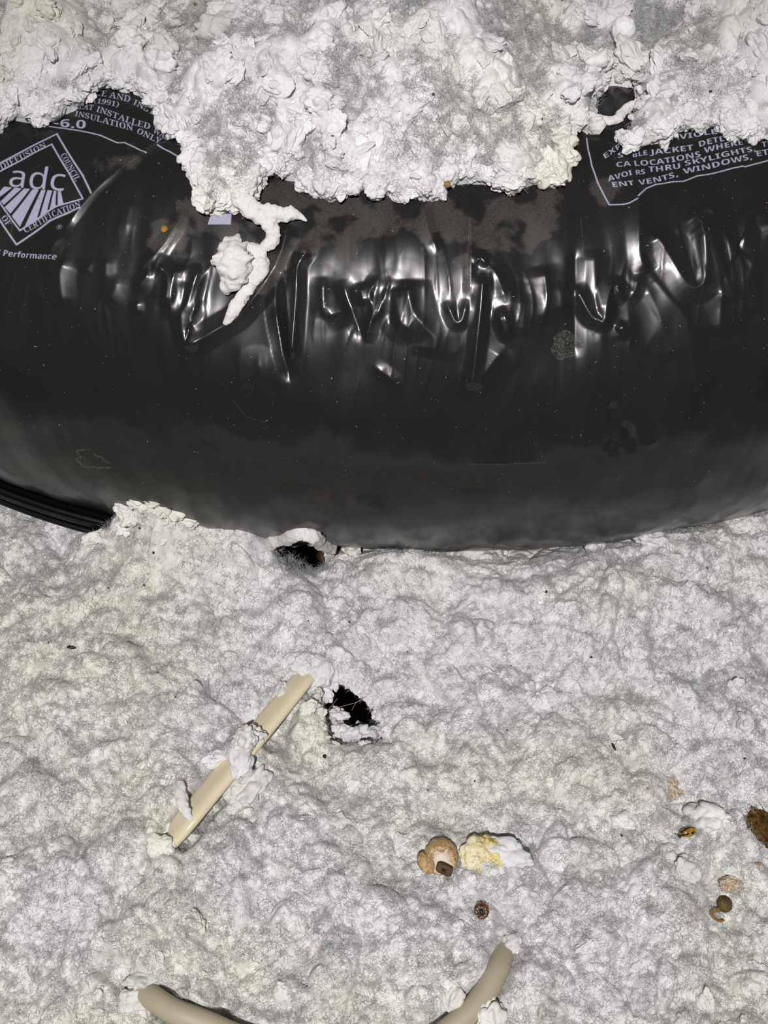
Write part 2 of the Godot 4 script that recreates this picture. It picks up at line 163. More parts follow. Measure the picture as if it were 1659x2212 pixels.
const PLACED_TUFTS := [-0.0734, 0.1528, 0.0110, -0.0907, 0.1661, 0.0090, -0.0766, 0.1555, 0.0120, -0.1580, 0.0132, 0.0130, -0.1479, 0.0128, 0.0160, -0.1320, 0.0115, 0.0150, -0.1162, 0.0095, 0.0130, -0.1017, 0.0165, 0.0120, -0.0868, 0.0155, 0.0130, -0.1796, 0.0254, 0.0100, -0.0782, 0.0231, 0.0090, -0.1385, 0.0198, 0.0180, -0.1525, 0.0231, 0.0120, -0.0376, 0.1100, 0.0110, -0.0472, 0.1077, 0.0110, -0.0600, 0.1220, 0.0070, -0.0662, 0.1318, 0.0070, -0.0704, 0.1414, 0.0070, 0.0202, 0.0312, 0.0100, -0.0200, 0.0264, 0.0070, 0.1323, 0.0264, 0.0100, 0.1643, 0.0231, 0.0110, -0.0799, 0.1656, 0.0120, -0.0728, 0.1760, 0.0120, -0.0802, 0.1799, 0.0120, -0.0848, 0.1682, 0.0080, -0.0930, 0.1629, 0.0080, -0.0834, 0.1888, 0.0060, -0.0770, 0.1900, 0.0060, -0.1100, 0.1888, 0.0070, 0.1298, 0.1951, 0.0120, 0.1751, 0.1951, 0.0140, 0.0633, 0.2148, 0.0150, -0.1085, 0.1913, 0.0060, -0.1124, 0.1875, 0.0050, -0.1243, 0.2757, 0.0120, -0.1255, 0.2865, 0.0120, 0.0669, 0.2580, 0.0090, 0.0350, 0.2865, 0.0100, 0.0532, 0.2950, 0.0120, -0.1176, 0.2013, 0.0100, -0.1191, 0.2112, 0.0100, -0.0374, 0.1191, 0.0080, -0.0422, 0.1359, 0.0080, -0.0774, 0.0249, 0.0104, -0.1533, 0.0243, 0.0071, -0.0901, 0.0205, 0.0098, -0.1121, 0.0295, 0.0076, -0.1223, 0.0275, 0.0104, -0.1273, 0.0307, 0.0101, -0.1448, 0.0244, 0.0089, -0.0773, 0.0269, 0.0057, -0.1168, 0.0223, 0.0078, -0.0761, 0.0228, 0.0062, -0.1144, 0.0249, 0.0102, -0.1097, 0.0183, 0.0101, -0.1170, 0.0255, 0.0076, -0.1412, 0.0258, 0.0092, -0.1439, 0.0217, 0.0070, -0.1461, 0.0175, 0.0103, -0.0827, 0.0232, 0.0091, -0.1561, 0.0298, 0.0080, -0.0884, 0.0218, 0.0071, -0.1292, 0.0308, 0.0074, -0.1159, 0.0305, 0.0100, -0.1262, 0.0190, 0.0094, -0.1514, 0.0205, 0.0098, -0.0798, 0.0212, 0.0054, -0.0909, 0.0263, 0.0063, -0.1167, 0.0148, 0.0089, -0.1139, 0.0261, 0.0055, -0.1040, 0.0201, 0.0077, -0.1309, 0.0248, 0.0081, -0.1069, 0.0147, 0.0062, -0.1546, 0.0204, 0.0076, -0.1504, 0.0254, 0.0077, -0.1164, 0.0242, 0.0101, -0.1093, 0.0152, 0.0058, -0.0995, 0.0224, 0.0092, -0.1158, 0.0203, 0.0091, -0.1449, 0.0186, 0.0066, -0.1234, 0.0296, 0.0095, -0.0880, 0.0264, 0.0050, -0.1354, 0.0225, 0.0099, -0.1285, 0.0233, 0.0097, -0.1301, 0.0268, 0.0083, -0.1142, 0.0247, 0.0077, -0.1499, 0.0294, 0.0103, -0.0872, 0.0228, 0.0085, -0.0929, 0.0190, 0.0093]
const CRUMB := [-0.0970, 0.0689]
const HOLE_FIBRES := [[-0.0341, 0.0300, 0.1329, -0.0267, 0.0290, 0.1301, -0.0160, 0.0300, 0.1273, -0.0111, 0.0320, 0.1252], [-0.0335, 0.0300, 0.1338, -0.0304, 0.0290, 0.1292, -0.0271, 0.0280, 0.1243], [-0.0111, 0.0320, 0.1252, -0.0160, 0.0300, 0.1276, -0.0187, 0.0260, 0.1307]]
const SPECK_LABELS := [
	"dark speck on the left edge of the flat cable's upper stretch",
	"small dark fleck midway between the slim dropping and the flat cable",
	"tiny dark fleck just up and left of the flat cable's upper stretch",
	"brown speck on the wool above and right of the slim black dropping",
	"dark speck in the upper left wool, right of the brown speck pair",
	"small speck on the wool straight above the slim black dropping",
	"dark speck nearest the black band at the duct's left foot",
	"short brown fleck just left of the mound at the duct's foot",
	"dark speck in the smooth white wool below the duct's middle right",
	"tiny speck in the right-hand wool, midway between duct and black dropping",
	"tiny speck between the dark hole and the small right-hand dropping",
	"dark speck just below and right of the small right-hand dropping",
	"dark speck alone near the right edge, above the brown fibre ball",
	"tiny dark speck below and right of the dark hole",
	"dark speck right of the spotted beetle, beside the bright round lump",
	"dark speck left of the spotted beetle, level with it",
	"dark speck on the wool below the mound at the duct's foot",
	"dark speck close to the left edge, beside the slim black dropping",
	"dark speck high in the right-hand wool, close under the duct",
	"tiny speck directly above the dark hole, near the duct",
	"slim dark fleck above the upper end of the flat cable",
	"tiny speck right of the dark hole and well above it",
	"tiny speck just up and right of the dark hole",
	"dark speck touching the head end of the spotted beetle",
	"tiny speck midway between the dark hole and the split husk"]
const BANK_SPOTS := {"ball": [0.1384, -0.0584], "fleck": [-0.0232, 0.0200], "fleckb": [-0.1136, -0.0528], "fleckc": [-0.0128, -0.0168], "tan": [0.0312, 0.0344], "fleckd": [0.1664, -0.0016], "flecke": [0.0240, 0.0008]}
const SCUFFS_AND_GLINTS := [[0.0437, 0.1799, 0.0609, 0.1795, 0.0768, 0.1793], [-0.1538, 0.2141, -0.1523, 0.2240, -0.1518, 0.2340], [-0.1061, 0.0201, -0.1159, 0.0299, -0.1285, 0.0472, -0.1345, 0.0570, -0.1416, 0.0771], [-0.0901, 0.0626, -0.0970, 0.0785, -0.1039, 0.0893], [-0.0407, 0.0596, -0.0419, 0.0714, -0.0451, 0.0825, -0.0513, 0.0946], [-0.0595, 0.1498, -0.0542, 0.1583, -0.0450, 0.1605], [0.0423, 0.0551, 0.0423, 0.0734, 0.0419, 0.0911], [0.0420, 0.0514, 0.0404, 0.0727, 0.0411, 0.0907], [0.0927, 0.0534, 0.0923, 0.0745]]

var rng := RandomNumberGenerator.new()
var axis_pts := PackedVector3Array()
var axis_s := PackedFloat32Array()
var contact := PackedVector2Array()   # (x, z) of the line where the duct meets the bed
var n_low := FastNoiseLite.new()
var n_fine := FastNoiseLite.new()
var n_tint := FastNoiseLite.new()
var n_dirt := FastNoiseLite.new()
var n_mottle := FastNoiseLite.new()
var bed_x := PackedFloat32Array()
var bed_z := PackedFloat32Array()
var bed_h := PackedFloat32Array()
var jacket_h := PackedFloat32Array()
var js := PackedFloat32Array()
var jw := PackedFloat32Array()
var tufts: Array[ArrayMesh] = []
var wool: StandardMaterial3D
var wool_copies: StandardMaterial3D


func _ready() -> void:
	rng.seed = 7
	view_and_light()
	setup_noise()
	setup_axis()
	wool = wool_material(false)
	wool_copies = wool_material(true)
	for k in 10:
		tufts.append(tuft_mesh(k))
	build_floor()
	build_duct()
	build_bed()
	build_bank()
	build_cables()
	build_loose_pieces()
	build_debris()


func view_and_light() -> void:
	var cam := Camera3D.new()
	cam.name = "camera"
	cam.fov = 50.0
	cam.near = 0.02
	cam.position = CAM
	cam.rotation_degrees = Vector3(-60, 0, 0)
	add_child(cam)
	var env := Environment.new()
	env.background_mode = Environment.BG_COLOR
	env.background_color = Color(0.30, 0.30, 0.305)
	env.tonemap_mode = Environment.TONE_MAPPER_LINEAR
	env.tonemap_exposure = 1.0
	env.sdfgi_enabled = true
	env.ssao_enabled = true
	env.ssil_enabled = true
	var we := WorldEnvironment.new()
	we.name = "surroundings"
	we.environment = env
	add_child(we)
	# added stand-in for the camera flash: glowing lens and the light it throws
	var at := CAM + Vector3(-0.085, 0.90, 0.46)
	var towards := (Vector3(0.03, 0.03, 0.10) - at).normalized()
	var flash_stand_in := thing("flash_stand_in", "unseen stand-in for the camera flash, dark with a glowing round lens", "flash_stand_in", at)
	flash_stand_in.basis = Basis.looking_at(towards, Vector3.FORWARD)
	var body := CylinderMesh.new()
	body.top_radius = 0.024
	body.bottom_radius = 0.028
	body.height = 0.05
	var b := mesh_node("stand_in_body", body, flat_material(Color(0.05, 0.05, 0.055), 0.5), flash_stand_in)
	b.rotation_degrees.x = 90.0
	b.position.z = 0.030
	var lens := CylinderMesh.new()
	lens.top_radius = 0.022
	lens.bottom_radius = 0.022
	lens.height = 0.002
	var glow := flat_material(Color(0.9, 0.9, 0.9), 0.4)
	glow.emission_enabled = true
	glow.emission = Color(1.0, 0.98, 0.97)
	glow.emission_energy_multiplier = 4.0
	var l := mesh_node("stand_in_lens_lamp", lens, glow, flash_stand_in)
	l.rotation_degrees.x = 90.0
	l.position.z = 0.003
	var lamp := SpotLight3D.new()
	lamp.name = "stand_in_light"
	lamp.light_color = Color(1.0, 0.985, 0.98)
	lamp.light_energy = 3.2
	lamp.light_size = 0.022
	lamp.spot_angle = 19.0
	lamp.spot_range = 6.0
	lamp.spot_attenuation = 2.0
	lamp.spot_angle_attenuation = 0.75
	lamp.shadow_enabled = true
	lamp.position = at + towards * 0.002
	lamp.basis = flash_stand_in.basis
	add_child(lamp)


# ---------- helpers ----------
func thing(called: String, label: String, category: String, at := Vector3.ZERO, group := "") -> Node3D:
	var o := Node3D.new()
	add_named(o, called, self)
	o.position = at
	o.set_meta("label", label)
	o.set_meta("category", category)
	if group:
		o.set_meta("group", group)
	return o


func add_named(o: Node, called: String, parent: Node) -> void:
	var n := called
	var k := 0
	while parent.has_node(n):
		k += 1
		n = "%s_%03d" % [called, k]
	o.name = n
	parent.add_child(o, true)


func mesh_node(called: String, m: Mesh, mat: Material, parent: Node) -> MeshInstance3D:
	var o := MeshInstance3D.new()
	o.mesh = m
	o.material_override = mat
	add_named(o, called, parent)
	return o


func flat_material(c: Color, rough: float) -> StandardMaterial3D:
	var m := StandardMaterial3D.new()
	m.albedo_color = c
	m.roughness = rough
	return m


func noise(kind: int, size: float, octaves: int, key: int) -> FastNoiseLite:
	var n := FastNoiseLite.new()
	n.noise_type = kind
	n.frequency = 1.0 / size
	n.seed = key
	n.fractal_type = FastNoiseLite.FRACTAL_FBM if octaves > 1 else FastNoiseLite.FRACTAL_NONE
	n.fractal_octaves = octaves
	n.cellular_return_type = FastNoiseLite.RETURN_DISTANCE
	return n


func setup_noise() -> void:
	n_low = noise(FastNoiseLite.TYPE_SIMPLEX_SMOOTH, 0.075, 2, 3)
	n_fine = noise(FastNoiseLite.TYPE_SIMPLEX_SMOOTH, 0.0042, 3, 12)
	n_tint = noise(FastNoiseLite.TYPE_SIMPLEX_SMOOTH, 0.11, 2, 33)
	n_mottle = noise(FastNoiseLite.TYPE_SIMPLEX_SMOOTH, 0.007, 3, 45)
	n_dirt = noise(FastNoiseLite.TYPE_SIMPLEX_SMOOTH, 0.016, 3, 41)


# lumps of wool over a sheet of cols x rows points, step apart: layers of rounded pads of three sizes, each laid over its neighbours
func pads(cols: int, rows: int, step: float, key: int) -> Array:
	var r := RandomNumberGenerator.new()
	r.seed = key
	var h := PackedFloat32Array()
	var tone := PackedFloat32Array()
	h.resize(cols * rows)
	tone.resize(cols * rows)
	var area := cols * rows * step * step
	for layer in [[0.012, 0.022, 0.0070, 1.5, 0.03], [0.0055, 0.0115, 0.0045, 1.8, 0.05], [0.0022, 0.0050, 0.0020, 1.6, 0.045]]:
		var top := PackedFloat32Array()
		var mark := PackedFloat32Array()
		top.resize(cols * rows)
		mark.resize(cols * rows)
		var mean: float = (layer[0] + layer[1]) * 0.5
		for n in int(area / (PI * mean * mean) * layer[3]):
			var size := lerpf(layer[0], layer[1], pow(r.randf(), 1.4))
			var cx := r.randf() * cols * step
			var cy := r.randf() * rows * step
			var turn := r.randf() * PI
			var ca := cos(turn) / (size * r.randf_range(1.0, 1.7))
			var sa := sin(turn) / (size * r.randf_range(1.0, 1.7))
			var cb := cos(turn) / (size * r.randf_range(0.6, 1.0))
			var sb := sin(turn) / (size * r.randf_range(0.6, 1.0))
			var tall: float = layer[2] * (size / mean) * r.randf_range(0.55, 1.25)
			var lift: float = layer[2] * r.randf_range(-0.35, 0.25)
			var shade: float = r.randf_range(-1, 1) * layer[4]
			var w2 := r.randf_range(-0.22, 0.22)
			var w3 := r.randf_range(-0.18, 0.18)
			var p2 := r.randf() * TAU
			var p3 := r.randf() * TAU
			var reach := int(size * 1.75 / step) + 1
			var ci := int(cx / step)
			var cj := int(cy / step)
			for q in range(maxi(cj - reach, 0), mini(cj + reach + 1, rows)):
				for i in range(maxi(ci - reach, 0), mini(ci + reach + 1, cols)):
					var dx := i * step - cx
					var dy := q * step - cy
					var a := dx * ca + dy * sa
					var b := dy * cb - dx * sb
					var d := a * a + b * b
					if d > 1.9:
						continue
					var f := atan2(b, a)
					d *= 1.0 + w2 * sin(2.0 * f + p2) + w3 * sin(3.0 * f + p3)
					if d < 1.0:
						var e := lift + tall * sqrt(1.0 - d)
						var k := q * cols + i
						var o := top[k]
						# the higher of the two, rounded where they meet
						var blend := clampf(0.5 + 0.5 * (e - o) / (tall * 0.12), 0.0, 1.0)
						top[k] = lerpf(o, e, blend) + tall * 0.06 * blend * (1.0 - blend)
						mark[k] = lerpf(mark[k], shade, blend)
		for k in h.size():
			h[k] += top[k]
			tone[k] += mark[k]
	return [h, tone]


# the fine wrinkles and folds of matted fibre
func wrinkle(p: Vector3) -> float:
	var q := p + Vector3(n_mottle.get_noise_3dv(p), 0.0, n_mottle.get_noise_3d(p.z, p.y, p.x)) * 0.003
	return 0.0009 * (0.3 - absf(n_fine.get_noise_3dv(q))) + 0.0004 * n_fine.get_noise_3dv(q * 2.3)


# wool colour: white with cool, cream and grey batches, plus a painted warm cast (linear values)
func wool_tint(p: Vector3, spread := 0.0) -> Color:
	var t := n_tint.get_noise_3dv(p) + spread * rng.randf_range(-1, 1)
	t += clampf(-1.3 * p.x + 0.8 * (p.z - 0.12), -0.45, 0.45)   # warm cast of flash and lens, painted in towards the left and front
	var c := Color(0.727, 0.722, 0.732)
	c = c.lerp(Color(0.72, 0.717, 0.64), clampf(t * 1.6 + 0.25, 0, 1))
	var g := clampf((n_dirt.get_noise_3dv(p) - 0.33) * 3.0, 0, 1)
	c *= 1.0 + 0.16 * n_mottle.get_noise_3dv(p) + 0.10 * spread * rng.randf_range(-4, 4)
	return c.lerp(Color(0.45, 0.44, 0.40), g * 0.5)


func wool_material(copies: bool) -> StandardMaterial3D:
	var m := StandardMaterial3D.new()
	m.vertex_color_use_as_albedo = true
	m.roughness = 1.0
	m.metallic_specular = 0.1
	m.backlight_enabled = true
	m.backlight = Color(0.3, 0.3, 0.3)
	m.uv1_triplanar = true
	m.uv1_scale = Vector3.ONE * (0.25 if copies else 42.0)
	m.normal_enabled = true
	m.normal_scale = 0.45
	var t := NoiseTexture2D.new()
	t.width = 512
	t.height = 512
	t.seamless = true
	t.as_normal_map = true
	t.bump_strength = 5.0
	var n := FastNoiseLite.new()
	n.seed = 77
	n.noise_type = FastNoiseLite.TYPE_SIMPLEX
	n.frequency = 0.07
	n.fractal_octaves = 4
	n.domain_warp_enabled = true
	n.domain_warp_amplitude = 40.0
	n.domain_warp_frequency = 0.02
	t.noise = n
	m.normal_texture = t
	# tangled fibres, paler and greyer
	var fib := NoiseTexture2D.new()
	fib.width = 512
	fib.height = 512
	fib.seamless = true
	var fn := FastNoiseLite.new()
	fn.seed = 78
	fn.noise_type = FastNoiseLite.TYPE_SIMPLEX
	fn.frequency = 0.012
	fn.fractal_type = FastNoiseLite.FRACTAL_RIDGED
	fn.fractal_octaves = 3
	fn.domain_warp_enabled = true
	fn.domain_warp_amplitude = 55.0
	fn.domain_warp_frequency = 0.011
	fn.domain_warp_fractal_octaves = 3
	fib.noise = fn
	var ramp := Gradient.new()
	ramp.set_color(0, Color(0.90, 0.90, 0.90))
	ramp.set_color(1, Color(1, 1, 1))
	fib.color_ramp = ramp
	m.albedo_texture = fib
	return m


func quad_mesh(v: PackedVector3Array, cols: int, rows: int, skip: PackedByteArray, uv: PackedVector2Array, colors: PackedColorArray, flip := false) -> ArrayMesh:
	var n := PackedVector3Array()
	n.resize(v.size())
	for j in rows:
		for i in cols:
			var a := v[j * cols + maxi(i - 1, 0)]
			var b := v[j * cols + mini(i + 1, cols - 1)]
			var c := v[maxi(j - 1, 0) * cols + i]
			var d := v[mini(j + 1, rows - 1) * cols + i]
			var x := (b - a).cross(d - c).normalized()
			n[j * cols + i] = x if flip else -x
	var ix := PackedInt32Array()
	for j in rows - 1:
		for i in cols - 1:
			var a := j * cols + i
			if skip.size() and (skip[a] or skip[a + 1] or skip[a + cols] or skip[a + cols + 1]):
				continue
			if flip:
				ix.append_array([a, a + cols, a + 1, a + 1, a + cols, a + cols + 1])
			else:
				ix.append_array([a, a + 1, a + cols, a + 1, a + cols + 1, a + cols])
	var arr := []
	arr.resize(Mesh.ARRAY_MAX)
	arr[Mesh.ARRAY_VERTEX] = v
	arr[Mesh.ARRAY_NORMAL] = n
	if uv.size():
		arr[Mesh.ARRAY_TEX_UV] = uv
	if colors.size():
		arr[Mesh.ARRAY_COLOR] = colors
	arr[Mesh.ARRAY_INDEX] = ix
	var m := ArrayMesh.new()
	m.add_surface_from_arrays(Mesh.PRIMITIVE_TRIANGLES, arr)
	return m


func catmull(p: PackedVector3Array, steps: int) -> PackedVector3Array:
	var out := PackedVector3Array()
	for i in p.size() - 1:
		var a := p[maxi(i - 1, 0)]
		var d := p[mini(i + 2, p.size() - 1)]
		for k in steps:
			out.append(p[i].cubic_interpolate(p[i + 1], a, d, float(k) / steps))
	out.append(p[-1])
	return out


func triples(a: Array) -> PackedVector3Array:
	var out := PackedVector3Array()
	for i in a.size() / 3:
		out.append(Vector3(a[3 * i], a[3 * i + 1], a[3 * i + 2]))
	return out


func pairs(a: Array) -> PackedVector2Array:
	var out := PackedVector2Array()
	for i in a.size() / 2:
		out.append(Vector2(a[2 * i], a[2 * i + 1]))
	return out


func near_polyline(p: Vector2, l: PackedVector2Array) -> float:
	var best := 1e9
	for i in l.size() - 1:
		var a := l[i]
		var e := l[i + 1] - a
		var t := clampf((p - a).dot(e) / e.length_squared(), 0.0, 1.0)
		best = minf(best, p.distance_squared_to(a + e * t))
	return sqrt(best)


# ---------- the duct's axis ----------
func setup_axis() -> void:
	var c := triples(AXIS)
	for i in range(1, c.size() - 2):
		for k in 40:
			var t := k / 40.0
			var p0 := c[i - 1]
			var p1 := c[i]
			var p2 := c[i + 1]
			var p3 := c[i + 2]
			axis_pts.append(0.5 * (2.0 * p1 + (p2 - p0) * t + (2.0 * p0 - 5.0 * p1 + 4.0 * p2 - p3) * t * t + (3.0 * p1 - p0 - 3.0 * p2 + p3) * t * t * t))
	axis_s.resize(axis_pts.size())
	var zero := 0.0
	for i in range(1, axis_pts.size()):
		axis_s[i] = axis_s[i - 1] + axis_pts[i].distance_to(axis_pts[i - 1])
		if axis_pts[i - 1].x < 0.0 and axis_pts[i].x >= 0.0:
			zero = lerpf(axis_s[i - 1], axis_s[i], -axis_pts[i - 1].x / (axis_pts[i].x - axis_pts[i - 1].x))
	for i in axis_s.size():
		axis_s[i] -= zero
	for i in 60:
		var p := tube(lerpf(-0.38, 0.36, i / 59.0), R * deg_to_rad(116.0), 0.0)
		contact.append(Vector2(p.x, p.z))


func axis_at(s: float) -> Vector3:
	var i := clampi(axis_s.bsearch(s), 1, axis_s.size() - 1)
	return axis_pts[i - 1].lerp(axis_pts[i], (s - axis_s[i - 1]) / (axis_s[i] - axis_s[i - 1]))


# origin: the axis at s; z: along the duct; x: to the front; y: up
func frame(s: float) -> Transform3D:
	var t := (axis_at(s + 0.004) - axis_at(s - 0.004)).normalized()
	return Transform3D(Basis(t.cross(Vector3.UP), Vector3.UP, t), axis_at(s))


func tube(s: float, w: float, h: float) -> Vector3:
	var f := frame(s)
	var th := w / R
	return f.origin + (R + h) * (cos(th) * f.basis.y + sin(th) * f.basis.x)


func contact_z(x: float) -> float:
	var i := 0
	while i < contact.size() - 2 and contact[i + 1].x < x:
		i += 1
	return lerpf(contact[i].y, contact[i + 1].y, (x - contact[i].x) / (contact[i + 1].x - contact[i].x))


func build_floor() -> void:
	var m := BoxMesh.new()
	m.size = Vector3(2.4, 0.04, 2.4)
	var o := mesh_node("floor", m, flat_material(Color(0.47, 0.38, 0.28), 0.9), self)
	o.position = Vector3(0, -0.32, 0.1)
	o.set_meta("kind", "structure")
	o.set_meta("label", "timber boarding deep below the loose insulation")


# ---------- the duct ----------
func steps(list: Array) -> PackedFloat32Array:   # [from, to, step, ...]
	var out := PackedFloat32Array()
	for k in list.size() / 3:
		var n := roundi((list[3 * k + 1] - list[3 * k]) / list[3 * k + 2])
		for i in n:
			out.append(lerpf(list[3 * k], list[3 * k + 1], float(i) / n))
	out.append(list[-2])
	return out


func build_duct() -> void:
	var duct := thing("flexible_duct", "fat black plastic jacketed flexible duct with pale printed labels, half buried in white insulation", "duct")
	js = steps([-0.39, -0.27, 0.006, -0.27, 0.27, 0.0006, 0.27, 0.36, 0.006])
	jw = steps([-0.40, -0.04, 0.012, -0.04, 0.30, 0.0008, 0.30, 0.50, 0.010])
	var cols := js.size()
	var rows := jw.size()
	jacket_h.resize(cols * rows)
	var broad := noise(FastNoiseLite.TYPE_SIMPLEX_SMOOTH, 1.0, 2, 51)
	var pleat := noise(FastNoiseLite.TYPE_SIMPLEX_SMOOTH, 1.0, 1, 52)
	var where := noise(FastNoiseLite.TYPE_SIMPLEX_SMOOTH, 1.0, 1, 53)
	for j in rows:
		var w := jw[j]
		for i in cols:
			var s := js[i]
			var h := 0.0022 * broad.get_noise_2d(s * 14.0, w * 9.0) + 0.0006 * broad.get_noise_2d(s * 50.0 + 31.0, w * 18.0)
			# taut film: flatter round the duct where it is stretched between its folds
			var tight := clampf(0.55 + 0.9 * where.get_noise_2d(s * 30.0, 5.0), 0.0, 0.95)
			var dw := w - 0.088 - 0.014 * where.get_noise_2d(s * 22.0, 40.0)
			h += tight * 0.42 / R * dw * dw * exp(-pow(dw / 0.030, 2.0))
			# small pleats running round it
			var n := pleat.get_noise_2d(s * 95.0 + 0.5 * broad.get_noise_2d(s * 12.0, w * 12.0), w * 11.0)
			var mask := clampf(where.get_noise_2d(s * 18.0 + 9.0, w * 24.0) * 1.5 + 0.45, 0.0, 1.0) * clampf((w - 0.055) / 0.03, 0.0, 1.0) * clampf((0.20 - w) / 0.06, 0.15, 1.0)
			h += 0.0003 * mask * pow(1.0 - absf(n), 4.0)
			jacket_h[j * cols + i] = h
	for r in RIDGES:
		crease(pairs(r[2]), r[0] * 0.001, r[1] * 0.001)
	var v := PackedVector3Array()
	var uv := PackedVector2Array()
	v.resize(cols * rows)
	uv.resize(cols * rows)
	for i in cols:
		var f := frame(js[i])
		for j in rows:
			var th := jw[j] / R
			var k := j * cols + i
			v[k] = f.origin + (R + jacket_h[k]) * (cos(th) * f.basis.y + sin(th) * f.basis.x)
			uv[k] = Vector2((js[i] - S0) / PRINT_SIZE.x, (jw[j] - W0) / PRINT_SIZE.y)
	mesh_node("jacket", quad_mesh(v, cols, rows, PackedByteArray(), uv, PackedColorArray()), jacket_material(), duct)
	# the gathered lower seam of the jacket at the left
	var seam := PackedVector3Array()
	for k in 24:
		seam.append(tube(lerpf(-0.235, -0.118, k / 23.0), R * deg_to_rad(lerpf(112.0, 118.0, k / 23.0)), 0.006))
	var dark := flat_material(Color(0.035, 0.035, 0.04), 0.25)
	mesh_node("seam_fold", sweep(seam, func(t, a): return Vector2(0.0085 * cos(a) * (1.0 + 0.05 * sin(9.0 * a)), 0.0042 * sin(a) * (1.0 + 0.25 * cos(8.0 * a))), 40, deg_to_rad(38.0)), dark, duct)
	var seam2 := PackedVector3Array()
	for p in seam:
		seam2.append(p + Vector3(0.001, -0.004, 0.0075))
	mesh_node("seam_piping", sweep(seam2, func(t, a): return Vector2(0.0022 * cos(a), 0.0022 * sin(a)), 14, 0.0), dark, duct)


func crease(l: PackedVector2Array, amp: float, width: float) -> void:
	var cols := js.size()
	var smooth := PackedVector3Array()
	for p in l:
		smooth.append(Vector3(p.x, p.y, 0))
	smooth = catmull(smooth, 4)
	var line := PackedVector2Array()
	var box := Rect2(l[0], Vector2.ZERO)
	for p in smooth:
		line.append(Vector2(p.x, p.y))
		box = box.expand(line[-1])
	box = box.grow(width * 3.5)
	var length := 0.0
	for k in line.size() - 1:
		length += line[k].distance_to(line[k + 1])
	var i0 := js.bsearch(box.position.x)
	var i1 := js.bsearch(box.end.x)
	var j0 := jw.bsearch(box.position.y)
	var j1 := jw.bsearch(box.end.y)
	var soft := minf(width * 0.18, 0.0005)
	for j in range(j0, mini(j1, jw.size())):
		for i in range(i0, mini(i1, js.size())):
			var p := Vector2(js[i], jw[j])
			var best := 1e9
			var along := 0.0
			var run := 0.0
			for k in line.size() - 1:
				var e := line[k + 1] - line[k]
				var el := e.length()
				if el < 1e-6:
					continue
				var t := clampf((p - line[k]).dot(e) / (el * el), 0.0, 1.0)
				var d := p.distance_squared_to(line[k] + e * t)
				if d < best:
					best = d
					along = run + t * el
				run += el
			var d := sqrt(best)
			if d < width * 3.5:
				var taper := clampf(minf(along, length - along) / minf(0.006, length * 0.35) + 0.15, 0.0, 1.0)
				jacket_h[j * cols + i] += amp * taper * (0.28 * exp(-(sqrt(d * d + soft * soft) - soft) / width) + 0.75 * maxf(0.0, 1.0 - (sqrt(d * d + soft * soft) - soft) / (width * 3.0)))


func sweep(path: PackedVector3Array, section: Callable, sides: int, twist: float) -> ArrayMesh:
	var v := PackedVector3Array()
	var cols := sides + 1
	for i in path.size():
		var t := (path[mini(i + 1, path.size() - 1)] - path[maxi(i - 1, 0)]).normalized()
		var x := t.cross(Vector3.UP).normalized()
		if x.length() < 0.5:
			x = Vector3.RIGHT
		var y := x.cross(t)
		for k in cols:
			var q: Vector2 = section.call(float(i) / (path.size() - 1), TAU * k / sides).rotated(twist)
			v.append(path[i] + x * q.x + y * q.y)
	# close the ends
	var first := PackedVector3Array()
	var last := PackedVector3Array()
	for k in cols:
		first.append(path[0])
		last.append(path[-1])
	return quad_mesh(first + v + last, cols, path.size() + 2, PackedByteArray(), PackedVector2Array(), PackedColorArray(), true)


# ---------- the printing on the jacket ----------
func to_pixel(p: Vector2) -> Vector2:
	return Vector2((p.x - S0) / PRINT_SIZE.x * PRINT_PIXELS.x, (p.y - W0) / PRINT_SIZE.y * PRINT_PIXELS.y)


func cover_triangle(ink: PackedFloat32Array, a: Vector2, b: Vector2, c: Vector2) -> void:
	var lo := a.min(b).min(c).floor()
	var hi := a.max(b).max(c).ceil()
	var area := (b - a).cross(c - a)
	if absf(area) < 1e-6:
		return
	var sign := signf(area)
	for y in range(maxi(int(lo.y), 0), mini(int(hi.y) + 1, PRINT_PIXELS.y)):
		for x in range(maxi(int(lo.x), 0), mini(int(hi.x) + 1, PRINT_PIXELS.x)):
			var hit := 0
			for k in 9:
				var p := Vector2(x + (k % 3 + 0.5) / 3.0, y + (k / 3 + 0.5) / 3.0)
				if (b - a).cross(p - a) * sign >= 0.0 and (c - b).cross(p - b) * sign >= 0.0 and (a - c).cross(p - c) * sign > 0.0:
					hit += 1
			if hit:
				ink[y * PRINT_PIXELS.x + x] = minf(ink[y * PRINT_PIXELS.x + x] + hit / 9.0, 1.0)


